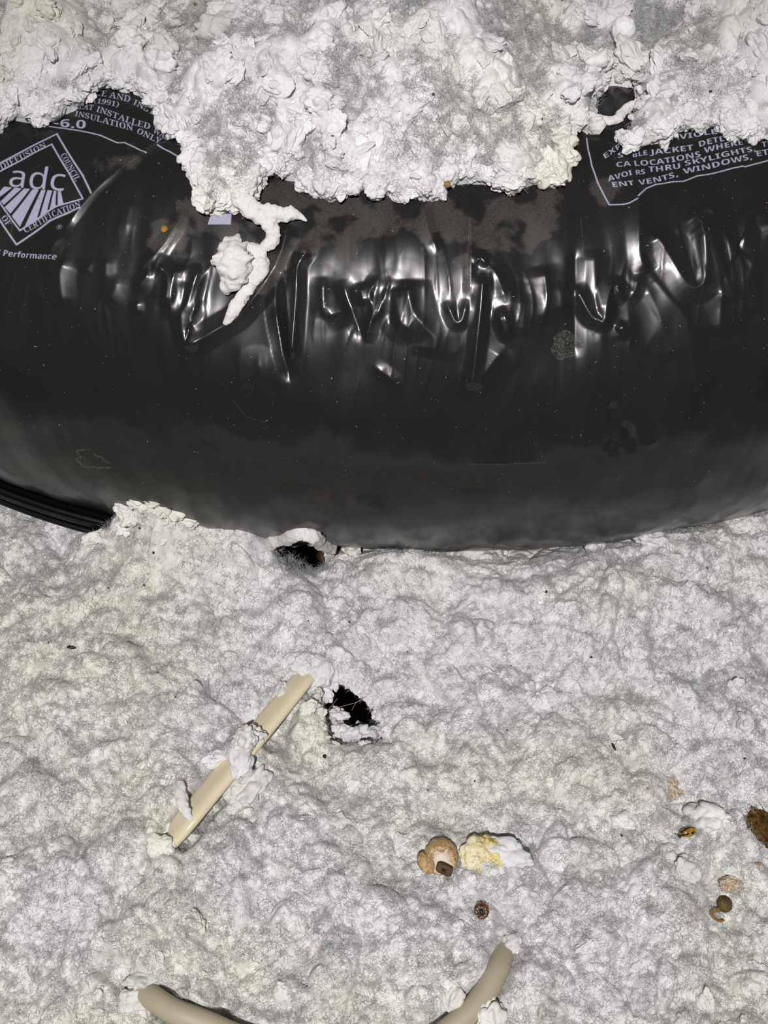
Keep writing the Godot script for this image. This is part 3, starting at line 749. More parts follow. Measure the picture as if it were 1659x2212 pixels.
func print_text(ink: PackedFloat32Array, text: String, font: String, a: Vector2, b: Vector2, top: Vector2) -> void:
	var f := SystemFont.new()
	f.font_names = PackedStringArray(["Droid Serif" if font == "serif" else "Droid Sans"])
	f.font_weight = 700 if font in ["serif", "sansb"] else 400
	var t := TextMesh.new()
	t.text = text
	t.font = f
	t.font_size = 64
	t.pixel_size = 1.0
	t.depth = 0.0
	t.curve_step = 1.0
	t.horizontal_alignment = HORIZONTAL_ALIGNMENT_LEFT
	var arr := t.get_mesh_arrays()
	var v: PackedVector3Array = arr[Mesh.ARRAY_VERTEX]
	var ix: PackedInt32Array = arr[Mesh.ARRAY_INDEX]
	if v.is_empty():
		return
	var ref := TextMesh.new()   # the height of a capital above its baseline, in the same font
	ref.text = "H"
	ref.font = f
	ref.font_size = 64
	ref.pixel_size = 1.0
	ref.depth = 0.0
	var cap := ref.get_mesh_arrays()[Mesh.ARRAY_VERTEX] as PackedVector3Array
	var y0 := 1e9
	var y1 := -1e9
	for p in cap:
		y0 = minf(y0, p.y)
		y1 = maxf(y1, p.y)
	var x0 := 1e9
	var x1 := -1e9
	for p in v:
		x0 = minf(x0, p.x)
		x1 = maxf(x1, p.x)
	var pa := to_pixel(a)
	var along := to_pixel(b) - pa
	var up := to_pixel(top) - pa
	var q := PackedVector2Array()
	for p in v:
		var y := (p.y - y0) / (y1 - y0)
		q.append(pa + along * ((p.x - x0) / (x1 - x0)) + up * y)
	for k in ix.size() / 3:
		cover_triangle(ink, q[ix[3 * k]], q[ix[3 * k + 1]], q[ix[3 * k + 2]])


func jacket_material() -> StandardMaterial3D:
	var ink := PackedFloat32Array()
	ink.resize(PRINT_PIXELS.x * PRINT_PIXELS.y)
	for t in PRINT_TEXT:
		var p := pairs(t[2])
		print_text(ink, t[0], t[1], p[0], p[1], p[2])
	for l in PRINT_LINES:
		var p := pairs(l[1])
		for k in p.size() - 1:
			var a := to_pixel(p[k])
			var b := to_pixel(p[k + 1])
			var thick: float = l[0]
			var side := (b - a).normalized().orthogonal() * thick * 0.0005 * PRINT_PIXELS.x / PRINT_SIZE.x
			var on := (b - a).normalized() * side.length() * 0.6
			cover_triangle(ink, a + side - on, b + side + on, b - side + on)
			cover_triangle(ink, a + side - on, b - side + on, a - side - on)
	for l in PRINT_AREAS:
		var p := pairs(l)
		cover_triangle(ink, to_pixel(p[0]), to_pixel(p[1]), to_pixel(p[2]))
		cover_triangle(ink, to_pixel(p[0]), to_pixel(p[2]), to_pixel(p[3]))
	# dust that has settled in patches, grain by grain
	var dust := PackedFloat32Array()
	dust.resize(ink.size())
	var edge := noise(FastNoiseLite.TYPE_SIMPLEX_SMOOTH, 0.022, 4, 61)
	var spots := triples(DUST)
	var px := PRINT_SIZE.x / PRINT_PIXELS.x
	for d in spots:
		var c := to_pixel(Vector2(d.x, d.y))
		var r := int(d.z * 1.5 / px)
		for y in range(maxi(int(c.y) - r, 0), mini(int(c.y) + r, PRINT_PIXELS.y)):
			for x in range(maxi(int(c.x) - r, 0), mini(int(c.x) + r, PRINT_PIXELS.x)):
				var far := Vector2(x - c.x, y - c.y).length() * px / d.z
				var e := edge.get_noise_2d(x * px, y * px)
				var a := clampf((1.0 + e * 1.6 - far) * 2.2, 0.0, 1.0)
				var k := y * PRINT_PIXELS.x + x
				dust[k] = maxf(dust[k], a)
	var film := noise(FastNoiseLite.TYPE_SIMPLEX_SMOOTH, 0.03, 4, 62)
	var data := PackedByteArray()
	data.resize(ink.size() * 3)
	var rough := PackedByteArray()
	rough.resize(ink.size())
	for y in PRINT_PIXELS.y:
		for x in PRINT_PIXELS.x:
			var k := y * PRINT_PIXELS.x + x
			var grain := rng.randf()
			var d := dust[k] * (0.55 + 0.75 * (grain - 0.4)) + 0.10 * clampf(film.get_noise_2d(x * px, y * px * 0.6) + 0.1, 0.0, 1.0) * grain * 2.0
			var i := ink[k] * (0.90 + 0.1 * grain)
			var c := Color(0.112, 0.107, 0.105).lerp(Color(0.33, 0.32, 0.29), clampf(d, 0.0, 1.0) * 0.55)
			c = c.lerp(Color(0.62, 0.62, 0.71), i)
			data[3 * k] = int(c.r * 255.0)
			data[3 * k + 1] = int(c.g * 255.0)
			data[3 * k + 2] = int(c.b * 255.0)
			rough[k] = int(255.0 * clampf(0.30 + 0.35 * d + 0.1 * i, 0.0, 1.0))
	# crumbs: pale fibres and grit stuck to the film
	for n in 1500:
		var at := Vector2i(rng.randi_range(2, PRINT_PIXELS.x - 5), rng.randi_range(2, PRINT_PIXELS.y - 5))
		var b := rng.randf_range(0.25, 0.75)
		var long := 1 if n % 5 else rng.randi_range(2, 4)
		var dir := Vector2.RIGHT.rotated(rng.randf() * PI)
		for q in long:
			var p := at + Vector2i((dir * q).round())
			var k := 3 * (p.y * PRINT_PIXELS.x + p.x)
			data[k] = int(b * 250.0)
			data[k + 1] = int(b * 240.0)
			data[k + 2] = int(b * 220.0)
	# fine pale scuffs, and light glinting along folds painted into the film colour
	for l in SCUFFS_AND_GLINTS:
		var p := pairs(l)
		for k in p.size() - 1:
			var a := to_pixel(p[k])
			var b := to_pixel(p[k + 1])
			for q in int(a.distance_to(b)):
				var at := Vector2i(a.lerp(b, q / a.distance_to(b)) + Vector2(0, rng.randf()))
				if at.x < 0 or at.y < 0 or at.x >= PRINT_PIXELS.x or at.y >= PRINT_PIXELS.y or rng.randf() < 0.2:
					continue
				var o := 3 * (at.y * PRINT_PIXELS.x + at.x)
				for c in 3:
					data[o + c] = mini(255, data[o + c] + rng.randi_range(20, 46))
	# a dried ring, a rubbed patch, scratches and a yellow crumb
	ring(data, Vector2(-0.1285, 0.205), 0.0068, 0.0007, 0.32)
	ring(data, Vector2(0.0835, 0.116), 0.0035, 0.0034, 0.30)
	var map := Image.create_from_data(PRINT_PIXELS.x, PRINT_PIXELS.y, false, Image.FORMAT_RGB8, data)
	var rmap := Image.create_from_data(PRINT_PIXELS.x, PRINT_PIXELS.y, false, Image.FORMAT_L8, rough)
	var m := StandardMaterial3D.new()
	m.albedo_texture = ImageTexture.create_from_image(map)
	m.roughness = 1.0
	m.roughness_texture = ImageTexture.create_from_image(rmap)
	m.metallic_specular = 0.38
	m.clearcoat_enabled = true
	m.clearcoat = 0.22
	m.clearcoat_roughness = 0.12
	m.texture_repeat = false
	return m


func ring(data: PackedByteArray, at: Vector2, radius: float, thick: float, tone: float) -> void:
	var c := to_pixel(at)
	var px := PRINT_SIZE.x / PRINT_PIXELS.x
	var r := int((radius + thick) / px) + 2
	for y in range(int(c.y) - r, int(c.y) + r):
		for x in range(int(c.x) - r, int(c.x) + r):
			if x < 0 or y < 0 or x >= PRINT_PIXELS.x or y >= PRINT_PIXELS.y:
				continue
			var v := Vector2(x - c.x, y - c.y) * px
			var wob := radius * (1.0 + 0.22 * sin(v.angle() * 3.0 + 1.0) + 0.1 * sin(v.angle() * 7.0))
			if absf(v.length() - wob) < thick and rng.randf() < 0.45:
				var k := 3 * (y * PRINT_PIXELS.x + x)
				data[k] = int(tone * 255.0)
				data[k + 1] = int(tone * 250.0)
				data[k + 2] = int(tone * 240.0)


# ---------- the insulation ----------
func tuft_mesh(k: int) -> ArrayMesh:
	var n1 := noise(FastNoiseLite.TYPE_SIMPLEX_SMOOTH, 1.25, 1, 100 + k)
	var n2 := noise(FastNoiseLite.TYPE_SIMPLEX_SMOOTH, 0.75, 1, 200 + k)
	var n3 := noise(FastNoiseLite.TYPE_SIMPLEX_SMOOTH, 0.30, 2, 300 + k)
	var sides := 18
	var st := SurfaceTool.new()
	st.begin(Mesh.PRIMITIVE_TRIANGLES)
	st.set_smooth_group(0)
	for f in 6:
		var nrm := [Vector3.RIGHT, Vector3.LEFT, Vector3.UP, Vector3.DOWN, Vector3.BACK, Vector3.FORWARD][f] as Vector3
		var tx := Vector3(nrm.y, nrm.z, nrm.x)
		var ty := nrm.cross(tx)
		var grid := PackedVector3Array()
		for j in sides + 1:
			for i in sides + 1:
				var a := tan((float(i) / sides - 0.5) * PI * 0.5)
				var b := tan((float(j) / sides - 0.5) * PI * 0.5)
				var p := (nrm + tx * a + ty * b).normalized()
				var r := 1.0 + 0.30 * n1.get_noise_3dv(p) + 0.30 * (absf(n2.get_noise_3dv(p)) - 0.3) + 0.05 * (absf(n3.get_noise_3dv(p)) - 0.2)
				grid.append(p * r)
		for j in sides:
			for i in sides:
				var a := j * (sides + 1) + i
				for q in [a, a + sides + 1, a + 1, a + 1, a + sides + 1, a + sides + 2]:
					st.add_vertex(grid[q])
	st.index()
	st.generate_normals()
	return st.commit()


func random_basis() -> Basis:
	var q := Quaternion(rng.randfn(), rng.randfn(), rng.randfn(), rng.randfn()).normalized()
	return Basis(q)


# copies of the tuft shapes at places, one MultiMesh for each shape
func tuft_layer(parent: Node, called: String, places: Array) -> void:
	var by := []
	for k in tufts.size():
		by.append([])
	for p in places:
		by[rng.randi() % tufts.size()].append(p)
	for k in tufts.size():
		var mm := MultiMesh.new()
		mm.transform_format = MultiMesh.TRANSFORM_3D
		mm.use_colors = true
		mm.mesh = tufts[k]
		mm.instance_count = by[k].size()
		for i in by[k].size():
			mm.set_instance_transform(i, by[k][i][0])
			mm.set_instance_color(i, by[k][i][1])
		var o := MultiMeshInstance3D.new()
		o.multimesh = mm
		o.material_override = wool_copies
		add_named(o, called, parent)
		o.set_meta("kind", "stuff")


func tuft_at(p: Vector3, out: Vector3, size: float, sink: float, flat := 0.75) -> Array:
	var sc := Vector3(rng.randf_range(0.75, 1.45), rng.randf_range(0.5, 0.95), rng.randf_range(0.7, 1.2)) * size
	var b := random_basis()
	# squash along the surface's normal so that tufts lie on it
	var o := out.normalized()
	var t := o.cross(Vector3(0.31, 0.2, 0.93)).normalized()
	var lay := Basis(t, o, t.cross(o)) * Basis.from_scale(Vector3(1.0, flat, 1.0))
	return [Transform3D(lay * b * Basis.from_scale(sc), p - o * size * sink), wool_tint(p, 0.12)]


func bed_base(x: float, z: float, cz: float) -> float:
	var y := 0.034 + 0.007 * n_low.get_noise_2d(x, z)
	var d := z - cz
	if d < 0.004:
		y += (d - 0.004) * 1.1
	y += 0.006 * exp(-pow((d - 0.03) / 0.03, 2.0))
	return maxf(y, -0.10)


func build_bed() -> void:
	bed_x = steps([-0.70, -0.32, 0.02, -0.32, 0.32, 0.0008, 0.32, 0.70, 0.02])
	bed_z = steps([-0.18, -0.06, 0.006, -0.06, 0.36, 0.0008, 0.36, 0.74, 0.02])
	var cols := bed_x.size()
	var rows := bed_z.size()
	bed_h.resize(cols * rows)
	var mounds := triples_4(MOUNDS)
	var hole := pairs(BED_HOLE)
	var flat := pairs(FLAT_LINE)
	var open := []
	for l in FLAT_OPEN:
		open.append(pairs(l))
	var round_ := PackedVector2Array()
	for p in triples(ROUND_CABLE):
		round_.append(Vector2(p.x, p.z))
	var pad := pads(801, 526, 0.0008, 11)
	var pad_h: PackedFloat32Array = pad[0]
	var pad_tone: PackedFloat32Array = pad[1]
	var gap := pairs(FOOT_GAP)
	var hole_mid := Vector2.ZERO
	for p in hole:
		hole_mid += p / hole.size()
	var v := PackedVector3Array()
	var colors := PackedColorArray()
	var skip := PackedByteArray()
	v.resize(cols * rows)
	colors.resize(cols * rows)
	skip.resize(cols * rows)
	for i in cols:
		var x := bed_x[i]
		var cz := contact_z(clampf(x, -0.3, 0.3))
		for j in rows:
			var z := bed_z[j]
			var k := j * cols + i
			var y := bed_base(x, z, cz)
			var tone := 0.0
			var pi := i - 19
			var pj := j - 20
			if pi >= 0 and pj >= 0 and pi < 801 and pj < 526:
				y += pad_h[pj * 801 + pi] - 0.0085 + wrinkle(Vector3(x, y, z))
				tone = pad_tone[pj * 801 + pi]
				var p := Vector2(x, z)
				if p.distance_squared_to(hole_mid) < 0.0016:
					var inside := Geometry2D.is_point_in_polygon(p, hole)
					var d := near_polyline(p, hole)
					if inside:
						skip[k] = 1
						y -= 0.010
					else:
						y -= 0.010 * exp(-d / 0.004)
				if Geometry2D.is_point_in_polygon(p, gap):
					skip[k] = 1
				if p.x > -0.2 and p.x < 0.0 and z > 0.06 and z < 0.27:
					for l in open:
						var d := near_polyline(p, l)
						if d < 0.02:
							y -= 0.016 * exp(-pow(d / 0.0085, 4.0))
				if z > 0.24:
					var d := near_polyline(p, round_)
					if d < 0.02:
						y -= 0.009 * exp(-pow(d / 0.0075, 4.0))
			bed_h[k] = y
			v[k] = Vector3(x, y, z)
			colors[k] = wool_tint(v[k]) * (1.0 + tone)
	for m in mounds:
		var reach: float = m[2] * 2.6
		for j in range(bed_z.bsearch(m[1] - reach), bed_z.bsearch(m[1] + reach)):
			for i in range(bed_x.bsearch(m[0] - reach), bed_x.bsearch(m[0] + reach)):
				var k := j * cols + i
				var d: float = Vector2(bed_x[i] - m[0], bed_z[j] - m[1]).length() / m[2]
				v[k].y += m[3] * exp(-d * d)
				bed_h[k] = v[k].y
	# the outer rim goes down to the boards
	for i in cols:
		v[i].y = -0.3
		v[(rows - 1) * cols + i].y = -0.3
	for j in rows:
		v[j * cols].y = -0.3
		v[j * cols + cols - 1].y = -0.3
	var bed := thing("loose_fill_insulation", "lumpy bed of loose white fibreglass filling the foreground in front of the black duct", "insulation")
	bed.set_meta("kind", "stuff")
	var core := mesh_node("fibreglass_bed", quad_mesh(v, cols, rows, skip, PackedVector2Array(), colors), wool, bed)
	core.set_meta("kind", "stuff")
	var places := []
	var keep := []
	for s in SPOTS.values():
		keep.append(Vector3(s[0], s[1], 0.009))
	for k in 2000:
		var x := rng.randf_range(-0.31, 0.31)
		var z := rng.randf_range(-0.04, 0.34)
		var d := z - contact_z(x)
		if d < -0.006:
			continue
		var p := Vector2(x, z)
		var size := 0.0026 + 0.0062 * pow(rng.randf(), 1.7)
		if near_polyline(p, flat) < 0.012 + size and z > 0.06 or near_polyline(p, round_) < 0.006 + size * 0.8 and z > 0.24:
			continue
		if Geometry2D.is_point_in_polygon(p, hole) or p.distance_to(hole_mid) < 0.03 and near_polyline(p, hole) < size * 0.9:
			continue
		var far := true
		for q in keep:
			if p.distance_to(Vector2(q.x, q.y)) < q.z + size * 0.6:
				far = false
				break
		if not far:
			continue
		if Geometry2D.is_point_in_polygon(p, gap) or near_polyline(p, gap) < size:
			continue
		var g := bed_normal(x, z)
		places.append(tuft_at(Vector3(x, bed_y(x, z), z), g, size * 0.8, rng.randf_range(0.35, 0.75), 0.6))
	var pt := triples(PLACED_TUFTS)
	for p in pt:
		places.append(tuft_at(Vector3(p.x, bed_y(p.x, p.y) , p.y), Vector3.UP, p.z * 0.72, -0.4))
	# wool seen down in the hole
	for k in 70:   # the ragged rim of the hole
		var e := rng.randi() % hole.size()
		var q := hole[e].lerp(hole[(e + 1) % hole.size()], rng.randf())
		q += (q - hole_mid).normalized() * rng.randf_range(0.0012, 0.0035)
		places.append(tuft_at(Vector3(q.x, bed_y(q.x, q.y), q.y), Vector3.UP, rng.randf_range(0.0015, 0.0030), 0.2))
	for p in triples(HOLE_WOOL):
		for k in 5:
			places.append(tuft_at(p + Vector3(rng.randf_range(-1, 1), rng.randf_range(-1, 1), rng.randf_range(-1, 1)) * 0.003, Vector3.UP, 0.0065, 0.0))
	tuft_layer(bed, "tuft_layer", places)
	fibre_layer(bed, 42000, func():
		var x := rng.randf_range(-0.30, 0.30)
		var z := rng.randf_range(-0.03, 0.33)
		if z < contact_z(x) - 0.004 or Geometry2D.is_point_in_polygon(Vector2(x, z), hole):
			return null
		return Vector3(x, bed_y(x, z) + 0.001, z))


func triples_4(a: Array) -> Array:
	var out := []
	for i in a.size() / 4:
		out.append([a[4 * i], a[4 * i + 1], a[4 * i + 2], a[4 * i + 3]])
	return out


func bed_y(x: float, z: float) -> float:
	var i := clampi(bed_x.bsearch(x), 1, bed_x.size() - 1)
	var j := clampi(bed_z.bsearch(z), 1, bed_z.size() - 1)
	var u := (x - bed_x[i - 1]) / (bed_x[i] - bed_x[i - 1])
	var t := (z - bed_z[j - 1]) / (bed_z[j] - bed_z[j - 1])
	var c := bed_x.size()
	return lerpf(lerpf(bed_h[(j - 1) * c + i - 1], bed_h[(j - 1) * c + i], u), lerpf(bed_h[j * c + i - 1], bed_h[j * c + i], u), t)


func bed_normal(x: float, z: float) -> Vector3:
	var e := 0.004
	return Vector3(bed_y(x - e, z) - bed_y(x + e, z), 2.0 * e, bed_y(x, z - e) - bed_y(x, z + e)).normalized()


# wisps of single fibres standing off the wool
func fibre_mesh(k: int) -> ArrayMesh:
	var st := SurfaceTool.new()
	st.begin(Mesh.PRIMITIVE_TRIANGLES)
	var r := RandomNumberGenerator.new()
	r.seed = 900 + k
	for h in 12:
		var p := Vector3(r.randf_range(-1, 1), r.randf_range(-0.5, 0.4), r.randf_range(-1, 1)) * 0.002
		var dir := Vector3(r.randfn(), r.randfn() * 0.6, r.randfn()).normalized()
		var bend := Vector3(r.randfn(), r.randfn(), r.randfn()) * 0.35
		var prev := PackedVector3Array()
		for i in 5:
			var side := dir.cross(Vector3(0.3, 0.9, 0.2)).normalized()
			var ring_ := PackedVector3Array()
			for a in 3:
				ring_.append(p + side.rotated(dir, TAU * a / 3.0) * 0.00005 * (1.2 - i * 0.2))
			if i:
				for a in 3:
					var b := (a + 1) % 3
					for q in [prev[a], ring_[a], prev[b], prev[b], ring_[a], ring_[b]]:
						st.add_vertex(q)
			prev = ring_
			p += dir * 0.0009
			dir = (dir + bend * 0.35).normalized()
	st.index()
	st.generate_normals()
	return st.commit()


func fibre_layer(parent: Node, count: int, place: Callable) -> void:
	for k in 3:
		var at := []
		for i in count / 3:
			var p = place.call()
			if p != null:
				at.append(p)
		var mm := MultiMesh.new()
		mm.transform_format = MultiMesh.TRANSFORM_3D
		mm.use_colors = true
		mm.mesh = fibre_mesh(k)
		mm.instance_count = at.size()
		for i in at.size():
			mm.set_instance_transform(i, Transform3D(Basis(Vector3.UP, rng.randf() * TAU) * Basis(Vector3.RIGHT, rng.randfn() * 0.4) * Basis.from_scale(Vector3.ONE * rng.randf_range(0.6, 1.3)), at[i]))
			mm.set_instance_color(i, Color(0.70, 0.70, 0.69))
		var o := MultiMeshInstance3D.new()
		o.multimesh = mm
		o.material_override = wool_copies
		add_named(o, "fibre_fuzz", parent)
		o.set_meta("kind", "stuff")


var bank_v := PackedVector3Array()
var bank_s := PackedFloat32Array()
var bank_w := PackedFloat32Array()
var edge_step := 0.0025
var edge_cols := 0
var edge_d := PackedFloat32Array()


# how far inside its edge the bank is at (s, w); negative where the duct is bare
func build_edge_field() -> void:
	edge_cols = 273
	var rows := 97
	edge_d.resize(edge_cols * rows)
	var line := pairs(BANK_EDGE)
	var gap := pairs(BANK_HOLE)
	gap.append(gap[0])
	var poly := line.duplicate()
	poly.append(Vector2(0.6, -0.6))
	poly.append(Vector2(-0.6, -0.6))
	for j in rows:
		for i in edge_cols:
			var p := Vector2(-0.34 + i * edge_step, -0.14 + j * edge_step)
			var d := near_polyline(p, line)
			if not Geometry2D.is_point_in_polygon(p, poly):
				d = -d
			var g := near_polyline(p, gap)
			if Geometry2D.is_point_in_polygon(p, gap):
				g = -g
			edge_d[j * edge_cols + i] = minf(d, g)


func edge_at(s: float, w: float) -> float:
	var u := clampf((s + 0.34) / edge_step, 0.0, edge_cols - 1.01)
	var t := (w + 0.14) / edge_step
	if t < 0.0:
		return 0.16 - w - 0.1
	t = minf(t, 95.0)
	var i := int(u)
	var j := int(t)
	u -= i
	t -= j
	var k := j * edge_cols + i
	return lerpf(lerpf(edge_d[k], edge_d[k + 1], u), lerpf(edge_d[k + edge_cols], edge_d[k + edge_cols + 1], u), t)


func bank_point(s: float, w: float) -> Vector3:
	return bank_v[clampi(bank_w.bsearch(w), 0, bank_w.size() - 1) * bank_s.size() + clampi(bank_s.bsearch(s), 0, bank_s.size() - 1)]


func bank_thickness(d: float) -> float:
	if d < 0.0:
		return d * 3.0
	var e := 1.0 - minf(d / 0.008, 1.0)
	return 0.0085 * sqrt(1.0 - e * e) + 0.085 * (1.0 - exp(-maxf(d - 0.006, 0.0) * 0.62 / 0.085))


func build_bank() -> void:
	build_edge_field()
	var bs := steps([-0.38, -0.30, 0.008, -0.30, 0.30, 0.0008, 0.30, 0.36, 0.008])
	var bw := steps([-0.34, -0.12, 0.005, -0.12, 0.10, 0.0008])
	var pad := pads(751, 276, 0.0008, 23)
	var pad_h: PackedFloat32Array = pad[0]
	var pad_tone: PackedFloat32Array = pad[1]
	var cols := bs.size()
	var rows := bw.size()
	var v := PackedVector3Array()
	var colors := PackedColorArray()
	var skip := PackedByteArray()
	v.resize(cols * rows)
	colors.resize(cols * rows)
	skip.resize(cols * rows)
	for i in cols:
		var f := frame(bs[i])
		for j in rows:
			var th := bw[j] / R
			var k := j * cols + i
			var d := edge_at(bs[i], bw[j])
			var t := bank_thickness(d)
			var out := cos(th) * f.basis.y + sin(th) * f.basis.x
			var p := f.origin + (R + maxf(t, -0.012)) * out
			var tone := 0.0
			var lump := 0.0
			if d > -0.003:
				if i >= 10 and j >= 44 and i < 761 and j < 320:
					lump = (pad_h[(j - 44) * 751 + i - 10] - 0.006 + wrinkle(p)) * clampf(d / 0.006, 0.0, 1.0)
					tone = pad_tone[(j - 44) * 751 + i - 10]
				t += 0.007 * n_low.get_noise_3dv(p) * clampf(d / 0.02, 0.0, 1.0)
				var lean := 0.62 * clampf(d / 0.012, 0.0, 1.0)   # the bank's face leans back, and its lumps stand off that face
				var front := cos(th) * f.basis.x - sin(th) * f.basis.y
				p = f.origin + (R + maxf(t, -0.012)) * out + (out * cos(lean) + front * sin(lean)) * lump
			else:
				skip[k] = 1
			v[k] = p
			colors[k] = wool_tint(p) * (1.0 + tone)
	bank_v = v.duplicate()
	bank_s = bs
	bank_w = bw
	for i in cols:
		v[i].y = -0.3
	var bank := thing("insulation_bank", "white fibreglass bank heaped along the top of the black duct with a ragged lower edge", "insulation")
	bank.set_meta("kind", "stuff")
	var core := mesh_node("fibreglass_bank", quad_mesh(v, cols, rows, skip, PackedVector2Array(), colors), wool, bank)
	core.set_meta("kind", "stuff")
	var places := []
	for k in 2200:
		var s := rng.randf_range(-0.27, 0.29)
		var w := rng.randf_range(-0.11, 0.085)
		var d := edge_at(s, w)
		var size := 0.0026 + 0.0062 * pow(rng.randf(), 1.7)
		if d < size * 0.75:
			continue
		var i := clampi(bs.bsearch(s), 1, cols - 2)
		var j := clampi(bw.bsearch(w), 1, rows - 2)
		var k0 := j * cols + i
		var nrm := (v[k0 + cols] - v[k0 - cols]).cross(v[k0 + 1] - v[k0 - 1]).normalized()
		places.append(tuft_at(v[k0], nrm, size, rng.randf_range(0.25, 0.65), 0.65))
	# small tufts that make the edge ragged
	var line := pairs(BANK_EDGE)
	var notch := pairs(BANK_HOLE)
	for k in line.size() - 1:
		var n := int(line[k].distance_to(line[k + 1]) / 0.0009)
		for q in n:
			var p := line[k].lerp(line[k + 1], rng.randf())
			var size := 0.0016 + 0.0046 * pow(rng.randf(), 1.5)
			p += Vector2(rng.randf_range(-0.002, 0.002), rng.randf_range(-0.0045, 0.0005) - size * 0.4)
			if Geometry2D.is_point_in_polygon(p, notch) or near_polyline(p, notch) < size:
				continue
			places.append(tuft_at(tube(p.x, p.y, 0.002 + rng.randf() * 0.006), tube(p.x, p.y, 1.0) - tube(p.x, p.y, 0.0), size, 0.0, 0.9))
	var notch_mid := Vector2.ZERO
	for p in notch:
		notch_mid += p / notch.size()
	for k in 60:
		var e := 1 + rng.randi() % (notch.size() - 3)
		var p := notch[e].lerp(notch[e + 1], rng.randf())
		p += (p - notch_mid).normalized() * rng.randf_range(-0.0005, 0.003)
		places.append(tuft_at(tube(p.x, p.y, 0.001 + rng.randf() * 0.008), tube(p.x, p.y, 1.0) - tube(p.x, p.y, 0.0), rng.randf_range(0.0014, 0.0034), 0.0, 0.9))
	tuft_layer(bank, "tuft_layer", places)
	fibre_layer(bank, 26000, func():
		var s := rng.randf_range(-0.25, 0.28)
		var w := rng.randf_range(-0.10, 0.085)
		var d := edge_at(s, w)
		if d < -0.0008:
			return null
		return tube(s, w, bank_thickness(maxf(d, 0.001)) + rng.randf_range(0.0, 0.003)))


func wisp(called: String, list: Array, parent: Node, seed_: int, lift := 0.0) -> MeshInstance3D:
	var p := triples(list)
	var rad := PackedFloat32Array()
	for q in p:
		rad.append(q.z)
	var path := PackedVector3Array()
	for k in p.size():
		path.append(tube(p[k].x, p[k].y, p[k].z * 0.75 + lift))
	return strand_mesh(called, path, rad, parent, seed_)


func ground_wisp(called: String, list: Array, parent: Node, seed_: int) -> MeshInstance3D:
	var path := PackedVector3Array()
	var rad := PackedFloat32Array()
	for k in list.size() / 4:
		path.append(Vector3(list[4 * k], list[4 * k + 1], list[4 * k + 2]))
		rad.append(list[4 * k + 3])
	return strand_mesh(called, path, rad, parent, seed_)


func strand_mesh(called: String, path: PackedVector3Array, rad: PackedFloat32Array, parent: Node, seed_: int) -> MeshInstance3D:
	var smooth := catmull(path, 8)
	var rr := PackedVector3Array()
	for r in rad:
		rr.append(Vector3(r, 0, 0))
	var radii := catmull(rr, 8)
	var n1 := noise(FastNoiseLite.TYPE_SIMPLEX_SMOOTH, 0.006, 2, seed_)
	var n2 := noise(FastNoiseLite.TYPE_SIMPLEX_SMOOTH, 0.0030, 2, seed_ + 1)
	var sides := 28
	var v := PackedVector3Array()
	var colors := PackedColorArray()
	for i in smooth.size():
		var t := (smooth[mini(i + 1, smooth.size() - 1)] - smooth[maxi(i - 1, 0)]).normalized()
		var x := t.cross(Vector3(0, 0.85, 0.5)).normalized()
		var y := x.cross(t)
		for k in sides + 1:
			var a := TAU * (k % sides) / sides
			var q := smooth[i] + (x * cos(a) + y * sin(a) * 0.75) * radii[i].x
			var r := radii[i].x * (1.0 + 0.36 * n1.get_noise_3dv(q) + 0.22 * (absf(n2.get_noise_3dv(q)) - 0.25))
			v.append(smooth[i] + (x * cos(a) + y * sin(a) * 0.75) * r)
			colors.append(Color(0.72, 0.715, 0.695))
	for k in sides + 1:
		v.append(smooth[-1])
		colors.append(Color(0.72, 0.715, 0.695))
	return mesh_node(called, quad_mesh(v, sides + 1, smooth.size() + 1, PackedByteArray(), PackedVector2Array(), colors, true), wool, parent)


func build_loose_pieces() -> void:
	var a := thing("fibreglass_strand", "torn white fibreglass strand hanging from the bank with a forked end", "insulation strand")
	wisp("strand", STRAND_A, a, 700, 0.002)
	wisp("strand_fork", STRAND_B, a, 702, 0.002)
	var t := thing("fibreglass_tuft", "white crumpled tuft of fibreglass with a long tail lying alone on the duct", "insulation tuft")
	wisp("tuft_body", TUFT_BODY, t, 710)
	wisp("tuft_loop", TUFT_LOOP, t, 712)
	wisp("tuft_tail", TUFT_TAIL, t, 714)
	var g := thing("fibreglass_strand", "thick white strand arching over a black gap at the foot of the duct", "insulation strand")
	ground_wisp("strand", STRAND_G, g, 730)
	var hs := thing("fibreglass_strand", "thin pale flake of wool lying across the lower end of the flat cable", "insulation strand")
	ground_wisp("strand", STRAND_H, hs, 740)
	var c := thing("fibreglass_strand", "white strand lying across the first words of the right-hand printed warning", "insulation strand")
	wisp("strand", STRAND_C, c, 720)
	var d := thing("fibreglass_strand", "white curl bridging the small dark gap in the bank near the right label", "insulation strand")
	wisp("strand", STRAND_D, d, 722)
	wisp("strand_fork", STRAND_E, d, 724)


# ---------- cables ----------
func build_cables() -> void:
	var c := thing("flat_cable", "cream flat electric cable showing in three short stretches beside the dark hole", "cable")
	var cream := plastic(Color(0.80, 0.755, 0.645), 0.22)
	mesh_node("cable_sheath", sweep(catmull(triples(FLAT_CABLE), 14), func(_t, a): return flat_section(a, 0.0086, 0.0036), 36, deg_to_rad(-35.0)), cream, c)
	var d := thing("round_cable", "beige round electric cable curving in and out of the wool at the bottom edge", "cable")
	mesh_node("cable_sheath", sweep(catmull(triples(ROUND_CABLE), 14), func(_t, a): return Vector2(cos(a), sin(a)) * 0.0060, 32, 0.0), plastic(Color(0.63, 0.60, 0.51), 0.5), d)


func flat_section(a: float, half: float, thick: float) -> Vector2:
	return Vector2((half - thick) * signf(cos(a)) * pow(absf(cos(a)), 0.35) + thick * cos(a), thick * sin(a))


